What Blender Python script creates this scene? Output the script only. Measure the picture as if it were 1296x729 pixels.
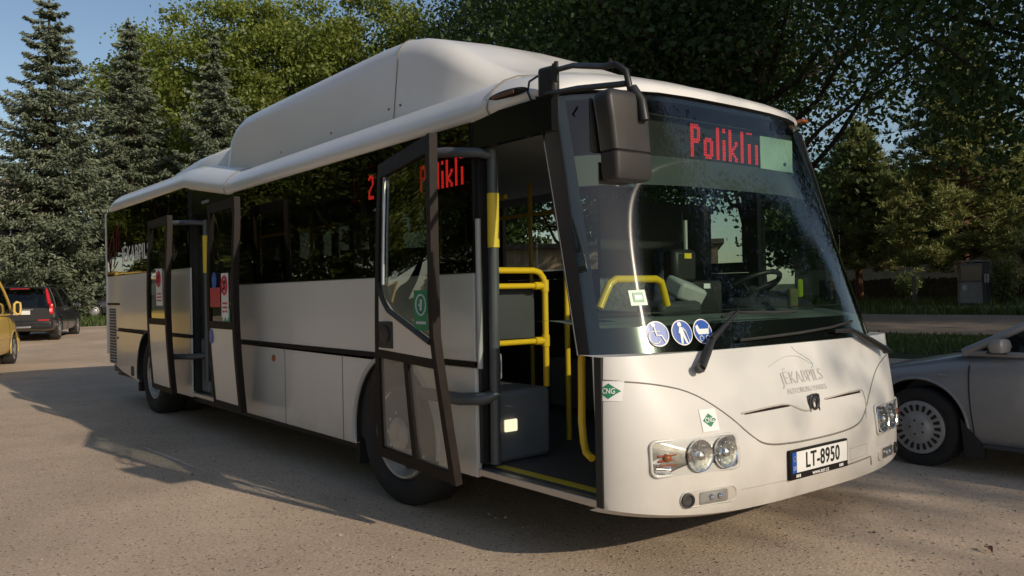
import bpy, bmesh, math, random
import numpy as np
from mathutils import Vector, Matrix

for o in list(bpy.data.objects):
    bpy.data.objects.remove(o)
scene = bpy.context.scene
COL = scene.collection
R = math.radians
random.seed(7)

# ------------------------------------------------------------ camera, sky, sun
cam_d = bpy.data.cameras.new('camera')
cam_d.sensor_width = 36.0
cam_d.lens = 29.357
cam_d.clip_start = 0.05
cam_d.clip_end = 3000
cam = bpy.data.objects.new('camera', cam_d)
COL.objects.link(cam)
yaw, pitch, roll = -0.6630, 0.00374, -0.0189
fw = Vector((math.cos(yaw) * math.cos(pitch), math.sin(yaw) * math.cos(pitch), math.sin(pitch)))
rt0 = fw.cross(Vector((0, 0, 1))).normalized()
up0 = rt0.cross(fw)
rt = rt0 * math.cos(roll) + up0 * math.sin(roll)
up = -rt0 * math.sin(roll) + up0 * math.cos(roll)
cam.matrix_world = Matrix(((rt.x, up.x, -fw.x, -2.49966), (rt.y, up.y, -fw.y, 3.97263), (rt.z, up.z, -fw.z, 1.37614), (0, 0, 0, 1)))
scene.camera = cam

SUN_EL, SUN_AZ = R(24.0), R(261.3)
to_sun = Vector((math.sin(SUN_AZ) * math.cos(SUN_EL), math.cos(SUN_AZ) * math.cos(SUN_EL), math.sin(SUN_EL)))
world = bpy.data.worlds.new('World')
scene.world = world
world.use_nodes = True
wt = world.node_tree
bg = wt.nodes['Background']
sky = wt.nodes.new('ShaderNodeTexSky')
sky.sky_type = 'NISHITA'
sky.sun_disc = False
sky.sun_elevation = SUN_EL
sky.sun_rotation = SUN_AZ
sky.altitude = 100
sky.air_density = 1.0
sky.dust_density = 0.7
sky.ozone_density = 1.0
# thin cirrus low in the sky
tcw = wt.nodes.new('ShaderNodeTexCoord')
mpw = wt.nodes.new('ShaderNodeMapping'); mpw.inputs['Scale'].default_value = (2.0, 2.0, 9.0)
nzw = wt.nodes.new('ShaderNodeTexNoise'); nzw.inputs['Scale'].default_value = 1.6; nzw.inputs['Detail'].default_value = 6; nzw.inputs['Roughness'].default_value = 0.6
rpw = wt.nodes.new('ShaderNodeValToRGB'); rpw.color_ramp.elements[0].position = 0.5; rpw.color_ramp.elements[1].position = 0.85
rpw.color_ramp.elements[1].color = (0.3, 0.3, 0.3, 1)
mxw = wt.nodes.new('ShaderNodeMix'); mxw.data_type = 'RGBA'
mxw.inputs['B'].default_value = (7.0, 7.2, 7.6, 1)
wt.links.new(tcw.outputs['Generated'], mpw.inputs['Vector'])
wt.links.new(mpw.outputs[0], nzw.inputs['Vector'])
wt.links.new(nzw.outputs['Fac'], rpw.inputs[0])
wt.links.new(rpw.outputs[0], mxw.inputs['Factor'])
wt.links.new(sky.outputs[0], mxw.inputs['A'])
wt.links.new(mxw.outputs['Result'], bg.inputs['Color'])
bg.inputs['Strength'].default_value = 0.103

sun_d = bpy.data.lights.new('sun', 'SUN')
sun_d.energy = 3.4
sun_d.angle = R(0.6)
sun_d.color = (1.0, 0.86, 0.68)
sun = bpy.data.objects.new('sun', sun_d)
sun.rotation_euler = to_sun.to_track_quat('Z', 'Y').to_euler()
sun.location = to_sun * 60
COL.objects.link(sun)

scene.view_settings.view_transform = 'Standard'
scene.view_settings.look = 'None'
scene.view_settings.exposure = 0.0
scene.view_settings.gamma = 1.0
scene.view_settings.use_curve_mapping = False
scene.cycles.max_bounces = 10
scene.cycles.transparent_max_bounces = 16
scene.cycles.transmission_bounces = 6
scene.cycles.glossy_bounces = 4
scene.cycles.diffuse_bounces = 4

# ------------------------------------------------------------ materials
def principled(name, col, rough=0.5, metal=0.0, spec=0.5, coat=0.0, var=0.0, vscale=4.0, bump=0.0, bscale=30.0, emit=None, estr=0.0):
    m = bpy.data.materials.new(name)
    m.use_nodes = True
    nt = m.node_tree
    b = nt.nodes['Principled BSDF']
    b.inputs['Base Color'].default_value = (*col, 1)
    b.inputs['Roughness'].default_value = rough
    b.inputs['Metallic'].default_value = metal
    b.inputs['Specular IOR Level'].default_value = spec
    b.inputs['Coat Weight'].default_value = coat
    b.inputs['Coat Roughness'].default_value = 0.06
    if emit:
        b.inputs['Emission Color'].default_value = (*emit, 1)
        b.inputs['Emission Strength'].default_value = estr
    tc = nt.nodes.new('ShaderNodeTexCoord')
    nz = nt.nodes.new('ShaderNodeTexNoise')
    nz.inputs['Scale'].default_value = vscale
    nz.inputs['Detail'].default_value = 5
    nt.links.new(tc.outputs['Object'], nz.inputs['Vector'])
    if var > 0:
        rp = nt.nodes.new('ShaderNodeValToRGB')
        rp.color_ramp.elements[0].position = 0.3
        rp.color_ramp.elements[1].position = 0.7
        rp.color_ramp.elements[0].color = (*[c * (1 - var) for c in col], 1)
        rp.color_ramp.elements[1].color = (*[min(1, c * (1 + var)) for c in col], 1)
        nt.links.new(nz.outputs['Fac'], rp.inputs[0])
        nt.links.new(rp.outputs[0], b.inputs['Base Color'])
    # roughness never perfectly even
    mr = nt.nodes.new('ShaderNodeMapRange')
    mr.inputs['To Min'].default_value = max(0, rough * 0.8)
    mr.inputs['To Max'].default_value = min(1, rough * 1.25)
    nt.links.new(nz.outputs['Fac'], mr.inputs['Value'])
    nt.links.new(mr.outputs[0], b.inputs['Roughness'])
    if bump > 0:
        n2 = nt.nodes.new('ShaderNodeTexNoise')
        n2.inputs['Scale'].default_value = bscale
        n2.inputs['Detail'].default_value = 3
        nt.links.new(tc.outputs['Object'], n2.inputs['Vector'])
        bp = nt.nodes.new('ShaderNodeBump')
        bp.inputs['Strength'].default_value = bump
        bp.inputs['Distance'].default_value = 0.02
        nt.links.new(n2.outputs['Fac'], bp.inputs['Height'])
        nt.links.new(bp.outputs[0], b.inputs['Normal'])
    return m

def paint_mat(name, col, dirt=(0.35, 0.29, 0.22), rough=0.3, coat=0.3, dirt_top=0.85, amount=0.85, wave=0.04):
    """vehicle paint with road dirt splashed along the lower edge and faint panel waviness"""
    m = bpy.data.materials.new(name)
    m.use_nodes = True
    nt = m.node_tree
    b = nt.nodes['Principled BSDF']
    b.inputs['Roughness'].default_value = rough
    b.inputs['Coat Weight'].default_value = coat
    b.inputs['Coat Roughness'].default_value = 0.08
    tc = nt.nodes.new('ShaderNodeTexCoord')
    sx = nt.nodes.new('ShaderNodeSeparateXYZ')
    nt.links.new(tc.outputs['Object'], sx.inputs[0])
    nz = nt.nodes.new('ShaderNodeTexNoise'); nz.inputs['Scale'].default_value = 5; nz.inputs['Detail'].default_value = 8; nz.inputs['Roughness'].default_value = 0.65
    nt.links.new(tc.outputs['Object'], nz.inputs['Vector'])
    mr = nt.nodes.new('ShaderNodeMapRange')
    mr.inputs['From Min'].default_value = dirt_top
    mr.inputs['From Max'].default_value = 0.2
    nt.links.new(sx.outputs['Z'], mr.inputs['Value'])
    ml = nt.nodes.new('ShaderNodeMath'); ml.operation = 'MULTIPLY'
    nt.links.new(mr.outputs[0], ml.inputs[0]); nt.links.new(nz.outputs['Fac'], ml.inputs[1])
    m2 = nt.nodes.new('ShaderNodeMath'); m2.operation = 'MULTIPLY'; m2.inputs[1].default_value = amount
    nt.links.new(ml.outputs[0], m2.inputs[0])
    n3 = nt.nodes.new('ShaderNodeTexNoise'); n3.inputs['Scale'].default_value = 1.7; n3.inputs['Detail'].default_value = 6
    nt.links.new(tc.outputs['Object'], n3.inputs['Vector'])
    rp = nt.nodes.new('ShaderNodeValToRGB')
    rp.color_ramp.elements[0].position = 0.3; rp.color_ramp.elements[1].position = 0.7
    rp.color_ramp.elements[0].color = (*[c * 0.93 for c in col], 1)
    rp.color_ramp.elements[1].color = (*col, 1)
    nt.links.new(n3.outputs['Fac'], rp.inputs[0])
    mx = nt.nodes.new('ShaderNodeMix'); mx.data_type = 'RGBA'
    mx.inputs['B'].default_value = (*dirt, 1)
    nt.links.new(m2.outputs[0], mx.inputs['Factor'])
    nt.links.new(rp.outputs[0], mx.inputs['A'])
    nt.links.new(mx.outputs['Result'], b.inputs['Base Color'])
    n4 = nt.nodes.new('ShaderNodeTexNoise'); n4.inputs['Scale'].default_value = 2.2; n4.inputs['Detail'].default_value = 1
    nt.links.new(tc.outputs['Object'], n4.inputs['Vector'])
    bp = nt.nodes.new('ShaderNodeBump'); bp.inputs['Strength'].default_value = wave; bp.inputs['Distance'].default_value = 0.1
    nt.links.new(n4.outputs['Fac'], bp.inputs['Height'])
    nt.links.new(bp.outputs[0], b.inputs['Normal'])
    return m

def glass_mat(name, tint, ior=1.5, rough=0.0, wave=0.0, refl=1.0, haze=0.0, dust=0.0):
    """thin pane: tinted see-through plus a Fresnel mirror reflection"""
    m = bpy.data.materials.new(name)
    m.use_nodes = True
    nt = m.node_tree
    nt.nodes.remove(nt.nodes['Principled BSDF'])
    out = nt.nodes['Material Output']
    tr = nt.nodes.new('ShaderNodeBsdfTransparent'); tr.inputs[0].default_value = (*tint, 1)
    gl = nt.nodes.new('ShaderNodeBsdfGlossy'); gl.inputs['Roughness'].default_value = rough
    gl.inputs['Color'].default_value = (refl, refl, refl, 1)
    fr = nt.nodes.new('ShaderNodeFresnel')
    # a pane reflects alike from both of its faces
    ge = nt.nodes.new('ShaderNodeNewGeometry')
    mi = nt.nodes.new('ShaderNodeMapRange'); mi.inputs['To Min'].default_value = ior; mi.inputs['To Max'].default_value = 1.0 / ior
    nt.links.new(ge.outputs['Backfacing'], mi.inputs['Value']); nt.links.new(mi.outputs[0], fr.inputs['IOR'])
    mx = nt.nodes.new('ShaderNodeMixShader')
    nt.links.new(fr.outputs[0], mx.inputs[0]); nt.links.new(tr.outputs[0], mx.inputs[1]); nt.links.new(gl.outputs[0], mx.inputs[2])
    last = mx
    if dust > 0:
        df = nt.nodes.new('ShaderNodeBsdfDiffuse'); df.inputs[0].default_value = (0.6, 0.58, 0.54, 1)
        m4 = nt.nodes.new('ShaderNodeMixShader'); m4.inputs[0].default_value = dust
        nt.links.new(mx.outputs[0], m4.inputs[1]); nt.links.new(df.outputs[0], m4.inputs[2])
        last = m4
    if haze > 0:  # thin film of dust scatters a broad glow round the sun's mirror image
        g2 = nt.nodes.new('ShaderNodeBsdfGlossy'); g2.inputs['Roughness'].default_value = 0.14
        g2.inputs['Anisotropy'].default_value = 0.8
        tg = nt.nodes.new('ShaderNodeTangent'); tg.direction_type = 'RADIAL'; tg.axis = 'Z'
        nt.links.new(tg.outputs[0], g2.inputs['Tangent'])
        g2.inputs['Rotation'].default_value = 0.0
        m2 = nt.nodes.new('ShaderNodeMixShader'); m2.inputs[0].default_value = haze
        nt.links.new(mx.outputs[0], m2.inputs[1]); nt.links.new(g2.outputs[0], m2.inputs[2])
        last = m2
    nt.links.new(last.outputs[0], out.inputs['Surface'])
    if wave > 0:
        tc = nt.nodes.new('ShaderNodeTexCoord')
        n2 = nt.nodes.new('ShaderNodeTexNoise'); n2.inputs['Scale'].default_value = 1.6; n2.inputs['Detail'].default_value = 1
        nt.links.new(tc.outputs['Object'], n2.inputs['Vector'])
        bp = nt.nodes.new('ShaderNodeBump'); bp.inputs['Strength'].default_value = wave; bp.inputs['Distance'].default_value = 0.1
        nt.links.new(n2.outputs['Fac'], bp.inputs['Height'])
        nt.links.new(bp.outputs[0], gl.inputs['Normal']); nt.links.new(bp.outputs[0], fr.inputs['Normal'])
    return m

def leaf_mat(name, c_dark, c_light, rough=0.55, trans=0.35):
    m = bpy.data.materials.new(name)
    m.use_nodes = True
    nt = m.node_tree
    nt.nodes.remove(nt.nodes['Principled BSDF'])
    out = nt.nodes['Material Output']
    geo = nt.nodes.new('ShaderNodeNewGeometry')
    tc = nt.nodes.new('ShaderNodeTexCoord')
    nz = nt.nodes.new('ShaderNodeTexNoise'); nz.inputs['Scale'].default_value = 0.55; nz.inputs['Detail'].default_value = 3
    nt.links.new(tc.outputs['Object'], nz.inputs['Vector'])
    ad = nt.nodes.new('ShaderNodeMath'); ad.operation = 'ADD'
    m1 = nt.nodes.new('ShaderNodeMath'); m1.operation = 'MULTIPLY'; m1.inputs[1].default_value = 0.5
    nt.links.new(geo.outputs['Random Per Island'], m1.inputs[0])
    m2 = nt.nodes.new('ShaderNodeMath'); m2.operation = 'MULTIPLY'; m2.inputs[1].default_value = 0.6
    nt.links.new(nz.outputs['Fac'], m2.inputs[0])
    nt.links.new(m1.outputs[0], ad.inputs[0]); nt.links.new(m2.outputs[0], ad.inputs[1])
    rp = nt.nodes.new('ShaderNodeValToRGB')
    rp.color_ramp.elements[0].position = 0.2; rp.color_ramp.elements[1].position = 0.85
    rp.color_ramp.elements[0].color = (*c_dark, 1); rp.color_ramp.elements[1].color = (*c_light, 1)
    nt.links.new(ad.outputs[0], rp.inputs[0])
    df = nt.nodes.new('ShaderNodeBsdfDiffuse')
    tl = nt.nodes.new('ShaderNodeBsdfTranslucent')
    gl = nt.nodes.new('ShaderNodeBsdfGlossy'); gl.inputs['Roughness'].default_value = rough
    gl.inputs['Color'].default_value = (0.6, 0.65, 0.6, 1)
    nt.links.new(rp.outputs[0], df.inputs[0])
    hs = nt.nodes.new('ShaderNodeHueSaturation'); hs.inputs['Hue'].default_value = 0.48; hs.inputs['Value'].default_value = 1.3
    nt.links.new(rp.outputs[0], hs.inputs['Color'])
    nt.links.new(hs.outputs[0], tl.inputs[0])
    mx = nt.nodes.new('ShaderNodeMixShader'); mx.inputs[0].default_value = trans
    nt.links.new(df.outputs[0], mx.inputs[1]); nt.links.new(tl.outputs[0], mx.inputs[2])
    m3 = nt.nodes.new('ShaderNodeMixShader'); m3.inputs[0].default_value = 0.05
    nt.links.new(mx.outputs[0], m3.inputs[1]); nt.links.new(gl.outputs[0], m3.inputs[2])
    nt.links.new(m3.outputs[0], out.inputs['Surface'])
    return m

def bark_mat(name, col):
    return principled(name, col, rough=0.9, var=0.4, vscale=7, bump=0.8, bscale=18, spec=0.2)

def ground_mat(name, base, var=0.18, speck=True, speck_scale=52.0, dark=(0.10, 0.085, 0.075), light=(0.5, 0.43, 0.35), lightfrac=0.9, darkfrac=0.1, big=0.25):
    m = bpy.data.materials.new(name)
    m.use_nodes = True
    nt = m.node_tree
    b = nt.nodes['Principled BSDF']
    b.inputs['Roughness'].default_value = 0.92
    b.inputs['Specular IOR Level'].default_value = 0.25
    tc = nt.nodes.new('ShaderNodeTexCoord')
    def noise(sc, det, ro=0.6):
        n = nt.nodes.new('ShaderNodeTexNoise'); n.inputs['Scale'].default_value = sc; n.inputs['Detail'].default_value = det; n.inputs['Roughness'].default_value = ro
        nt.links.new(tc.outputs['Object'], n.inputs['Vector']); return n
    n1 = noise(big, 8, 0.65)
    r1 = nt.nodes.new('ShaderNodeValToRGB')
    r1.color_ramp.elements[0].position = 0.32; r1.color_ramp.elements[1].position = 0.68
    r1.color_ramp.elements[0].color = (*[c * (1 - var) for c in base], 1); r1.color_ramp.elements[1].color = (*[c * (1 + var) for c in base], 1)
    nt.links.new(n1.outputs['Fac'], r1.inputs[0])
    n2 = noise(60, 4, 0.7)
    mr = nt.nodes.new('ShaderNodeMapRange'); mr.inputs['To Min'].default_value = 0.74; mr.inputs['To Max'].default_value = 1.26
    mr.inputs['From Min'].default_value = 0.3; mr.inputs['From Max'].default_value = 0.7
    nt.links.new(n2.outputs['Fac'], mr.inputs['Value'])
    mm = nt.nodes.new('ShaderNodeMix'); mm.data_type = 'RGBA'; mm.blend_type = 'MULTIPLY'; mm.inputs['Factor'].default_value = 1
    nt.links.new(r1.outputs[0], mm.inputs['A']); nt.links.new(mr.outputs[0], mm.inputs['B'])
    last = mm.outputs['Result']
    hgt = n2.outputs['Fac']
    if speck:
        vo = nt.nodes.new('ShaderNodeTexVoronoi'); vo.inputs['Scale'].default_value = speck_scale
        nt.links.new(tc.outputs['Object'], vo.inputs['Vector'])
        se = nt.nodes.new('ShaderNodeSeparateColor'); nt.links.new(vo.outputs['Color'], se.inputs[0])
        near = nt.nodes.new('ShaderNodeMath'); near.operation = 'LESS_THAN'; near.inputs[1].default_value = 0.36
        nt.links.new(vo.outputs['Distance'], near.inputs[0])
        def spot(chan, op, thr, col, last):
            g = nt.nodes.new('ShaderNodeMath'); g.operation = op; g.inputs[1].default_value = thr
            nt.links.new(se.outputs[chan], g.inputs[0])
            k = nt.nodes.new('ShaderNodeMath'); k.operation = 'MULTIPLY'
            nt.links.new(g.outputs[0], k.inputs[0]); nt.links.new(near.outputs[0], k.inputs[1])
            x = nt.nodes.new('ShaderNodeMix'); x.data_type = 'RGBA'; x.inputs['B'].default_value = (*col, 1)
            nt.links.new(k.outputs[0], x.inputs['Factor']); nt.links.new(last, x.inputs['A'])
            return x.outputs['Result']
        last = spot(0, 'GREATER_THAN', lightfrac, light, last)
        last = spot(1, 'LESS_THAN', darkfrac, dark, last)
        last = spot(2, 'GREATER_THAN', 0.96, (0.33, 0.2, 0.12), last)
    # darker stains
    n5 = noise(0.9, 6, 0.7)
    r5 = nt.nodes.new('ShaderNodeValToRGB'); r5.color_ramp.elements[0].position = 0.58; r5.color_ramp.elements[1].position = 0.74
    r5.color_ramp.elements[1].color = (0.5, 0.5, 0.5, 1)
    nt.links.new(n5.outputs['Fac'], r5.inputs[0])
    x5 = nt.nodes.new('ShaderNodeMix'); x5.data_type = 'RGBA'; x5.inputs['B'].default_value = (*[c * 0.55 for c in base], 1)
    nt.links.new(r5.outputs[0], x5.inputs['Factor']); nt.links.new(last, x5.inputs['A'])
    nt.links.new(x5.outputs['Result'], b.inputs['Base Color'])
    bp = nt.nodes.new('ShaderNodeBump'); bp.inputs['Strength'].default_value = 0.6; bp.inputs['Distance'].default_value = 0.012
    nt.links.new(hgt, bp.inputs['Height']); nt.links.new(bp.outputs[0], b.inputs['Normal'])
    return m

M = {}
M['white'] = paint_mat('bus white paint', (0.70, 0.69, 0.665))
M['white_clean'] = paint_mat('roof white paint', (0.80, 0.79, 0.77), dirt_top=4.2, amount=0.10, wave=0.03)
M['black'] = principled('black plastic', (0.018, 0.018, 0.019), rough=0.45, var=0.2)
M['pillar_black'] = principled('matt black pillar', (0.007, 0.007, 0.0075), rough=0.5, spec=0.15)
M['black_gloss'] = principled('black gloss', (0.01, 0.01, 0.011), rough=0.12, spec=0.5)
M['brown_black'] = principled('weathered brown rubber frame', (0.015, 0.011, 0.009), rough=0.6, spec=0.2, var=0.25, vscale=12)
M['rubber'] = principled('tyre rubber', (0.022, 0.021, 0.020), rough=0.8, var=0.3, vscale=14, bump=0.2)
M['steel'] = principled('painted wheel steel', (0.42, 0.41, 0.39), rough=0.45, metal=0.3, var=0.25, vscale=9)
M['dark_metal'] = principled('dark metal', (0.05, 0.05, 0.052), rough=0.45, metal=0.5, var=0.2)
M['chrome'] = principled('chrome reflector', (0.85, 0.85, 0.85), rough=0.08, metal=1.0)
M['bowl'] = principled('faceted reflector', (0.8, 0.8, 0.8), rough=0.2, metal=1.0, var=0.25, vscale=60)
M['alu'] = principled('aluminium', (0.55, 0.55, 0.55), rough=0.35, metal=0.9)
M['grey'] = principled('grey interior panel', (0.17, 0.18, 0.19), rough=0.55, var=0.12)
M['lgrey'] = principled('light grey interior panel', (0.42, 0.43, 0.43), rough=0.5, var=0.1)
M['dgrey'] = principled('dark grey interior', (0.045, 0.048, 0.052), rough=0.6, var=0.15)
M['tube_grey'] = principled('grey tube', (0.09, 0.10, 0.11), rough=0.35, metal=0.2, var=0.1)
M['floor_in'] = principled('bus floor lino', (0.07, 0.075, 0.08), rough=0.6, var=0.4, vscale=60)
M['yellow'] = principled('yellow handrail enamel', (0.80, 0.52, 0.02), rough=0.3, coat=0.3)
M['seat'] = principled('seat fabric', (0.05, 0.055, 0.10), rough=0.9, var=0.5, vscale=30)
M['seat_red'] = principled('red fabric', (0.35, 0.02, 0.025), rough=0.8, var=0.2)
M['red'] = principled('red plastic', (0.5, 0.02, 0.02), rough=0.35)
M['green'] = principled('green sticker', (0.02, 0.22, 0.10), rough=0.4)
M['blue'] = principled('blue sticker', (0.015, 0.09, 0.40), rough=0.35)
M['sticker_white'] = principled('white sticker', (0.8, 0.8, 0.8), rough=0.4)
M['ink'] = principled('black ink', (0.01, 0.01, 0.01), rough=0.5)
M['sticker_red'] = principled('red sticker', (0.5, 0.03, 0.05), rough=0.4)
M['sticker_yellow'] = principled('yellow sticker', (0.8, 0.6, 0.05), rough=0.4)
M['faint'] = principled('faded grey lettering', (0.53, 0.52, 0.50), rough=0.4)
M['faint2'] = principled('faded blue lettering', (0.50, 0.58, 0.62), rough=0.4)
M['seam'] = principled('panel gap', (0.20, 0.18, 0.155), rough=0.8)
M['seam_soft'] = principled('moulded crease', (0.46, 0.42, 0.37), rough=0.6)
M['amber'] = principled('amber lens', (0.34, 0.085, 0.02), rough=0.15, coat=0.5)
M['brownlens'] = principled('smoked marker lens', (0.16, 0.08, 0.06), rough=0.2, coat=0.5)
M['lamp'] = principled('small warm step lamp', (0.9, 0.85, 0.6), rough=0.4, emit=(1.0, 0.86, 0.55), estr=1.1)
M['led'] = principled('red LED', (0.4, 0.02, 0.02), rough=0.5, emit=(1.0, 0.035, 0.03), estr=0.75)
M['led_side'] = principled('red LED behind tinted glass', (0.4, 0.02, 0.02), rough=0.5, emit=(1.0, 0.035, 0.03), estr=4.0)
M['pale_green'] = principled('pale green board', (0.42, 0.58, 0.47), rough=0.5, var=0.08)
M['windscreen'] = glass_mat('windscreen glass', (0.66, 0.77, 0.70), ior=1.6, rough=0.024, wave=0.006, haze=0.005)
M['far_glass'] = glass_mat('lightly tinted glass', (0.78, 0.80, 0.77), ior=1.45)
M['lamp_chrome'] = principled('smoked reflector', (0.42, 0.42, 0.42), rough=0.25, metal=1.0, var=0.2, vscale=25)
M['side_glass'] = glass_mat('tinted side glass', (0.40, 0.41, 0.38), ior=1.55, wave=0.03)
M['door_glass'] = glass_mat('door glass', (0.36, 0.41, 0.37), ior=1.5, wave=0.03)
M['clear_glass'] = glass_mat('clear pane', (0.85, 0.9, 0.87), ior=1.45)
M['dusty_pane'] = glass_mat('dusty pane', (0.86, 0.9, 0.87), ior=1.45, dust=0.28)
M['lens'] = glass_mat('lamp lens', (0.93, 0.94, 0.94), ior=1.45, rough=0.01)
M['car_glass'] = glass_mat('car glass', (0.30, 0.34, 0.33), ior=1.5)
M['silver'] = paint_mat('silver car paint', (0.30, 0.29, 0.29), dirt=(0.16, 0.13, 0.11), rough=0.3, coat=0.6, dirt_top=0.45, amount=0.5, wave=0.0)
M['yellow_paint'] = paint_mat('yellow van paint', (0.68, 0.46, 0.10), rough=0.35, coat=0.4, dirt_top=0.6, amount=0.4, wave=0.0)
M['dark_paint'] = paint_mat('dark car paint', (0.028, 0.027, 0.03), dirt=(0.1, 0.09, 0.075), rough=0.25, coat=0.6, dirt_top=0.6, amount=0.5, wave=0.0)
M['tail_red'] = principled('tail lamp red', (0.55, 0.015, 0.02), rough=0.15, coat=0.6, emit=(1, 0.03, 0.03), estr=0.08)
M['bark'] = bark_mat('bark', (0.06, 0.048, 0.038))
M['bark_red'] = bark_mat('pine bark', (0.13, 0.07, 0.045))
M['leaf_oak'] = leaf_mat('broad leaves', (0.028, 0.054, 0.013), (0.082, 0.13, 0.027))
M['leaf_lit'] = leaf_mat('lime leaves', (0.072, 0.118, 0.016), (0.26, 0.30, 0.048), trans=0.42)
M['needle_blue'] = leaf_mat('blue spruce needles', (0.088, 0.112, 0.068), (0.25, 0.285, 0.19), trans=0.12)
M['needle_pine'] = leaf_mat('pine needles', (0.10, 0.125, 0.036), (0.30, 0.32, 0.10), trans=0.25)
M['leaf_bush'] = leaf_mat('bush leaves', (0.07, 0.12, 0.03), (0.20, 0.26, 0.09))
M['grass'] = leaf_mat('grass blades', (0.04, 0.07, 0.014), (0.12, 0.16, 0.04), trans=0.3)
M['lot'] = ground_mat('worn gravelly asphalt', (0.545, 0.425, 0.315), var=0.24, big=0.35, light=(0.62, 0.55, 0.46), lightfrac=0.92, darkfrac=0.09)
M['road'] = ground_mat('road asphalt', (0.24, 0.195, 0.155), speck=False, big=0.2)
M['soil'] = ground_mat('grassy soil', (0.055, 0.065, 0.025), speck=False, var=0.35, big=0.5)
M['concrete'] = principled('old concrete', (0.22, 0.2, 0.18), rough=0.9, var=0.3, bump=0.4)
M['plaster'] = principled('beige rendered wall', (0.40, 0.31, 0.22), rough=0.9, var=0.15, vscale=1.3)
M['plaster_pale'] = principled('pale wall', (0.62, 0.58, 0.5), rough=0.9, var=0.12, vscale=1)
M['roof_grey'] = principled('grey roofing', (0.13, 0.12, 0.11), rough=0.85, var=0.2, vscale=2)
M['wood_dark'] = principled('dark fence boards', (0.065, 0.048, 0.036), rough=0.9, var=0.4, vscale=6)
M['plate_white'] = principled('number plate white', (0.78, 0.78, 0.76), rough=0.4)

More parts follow.
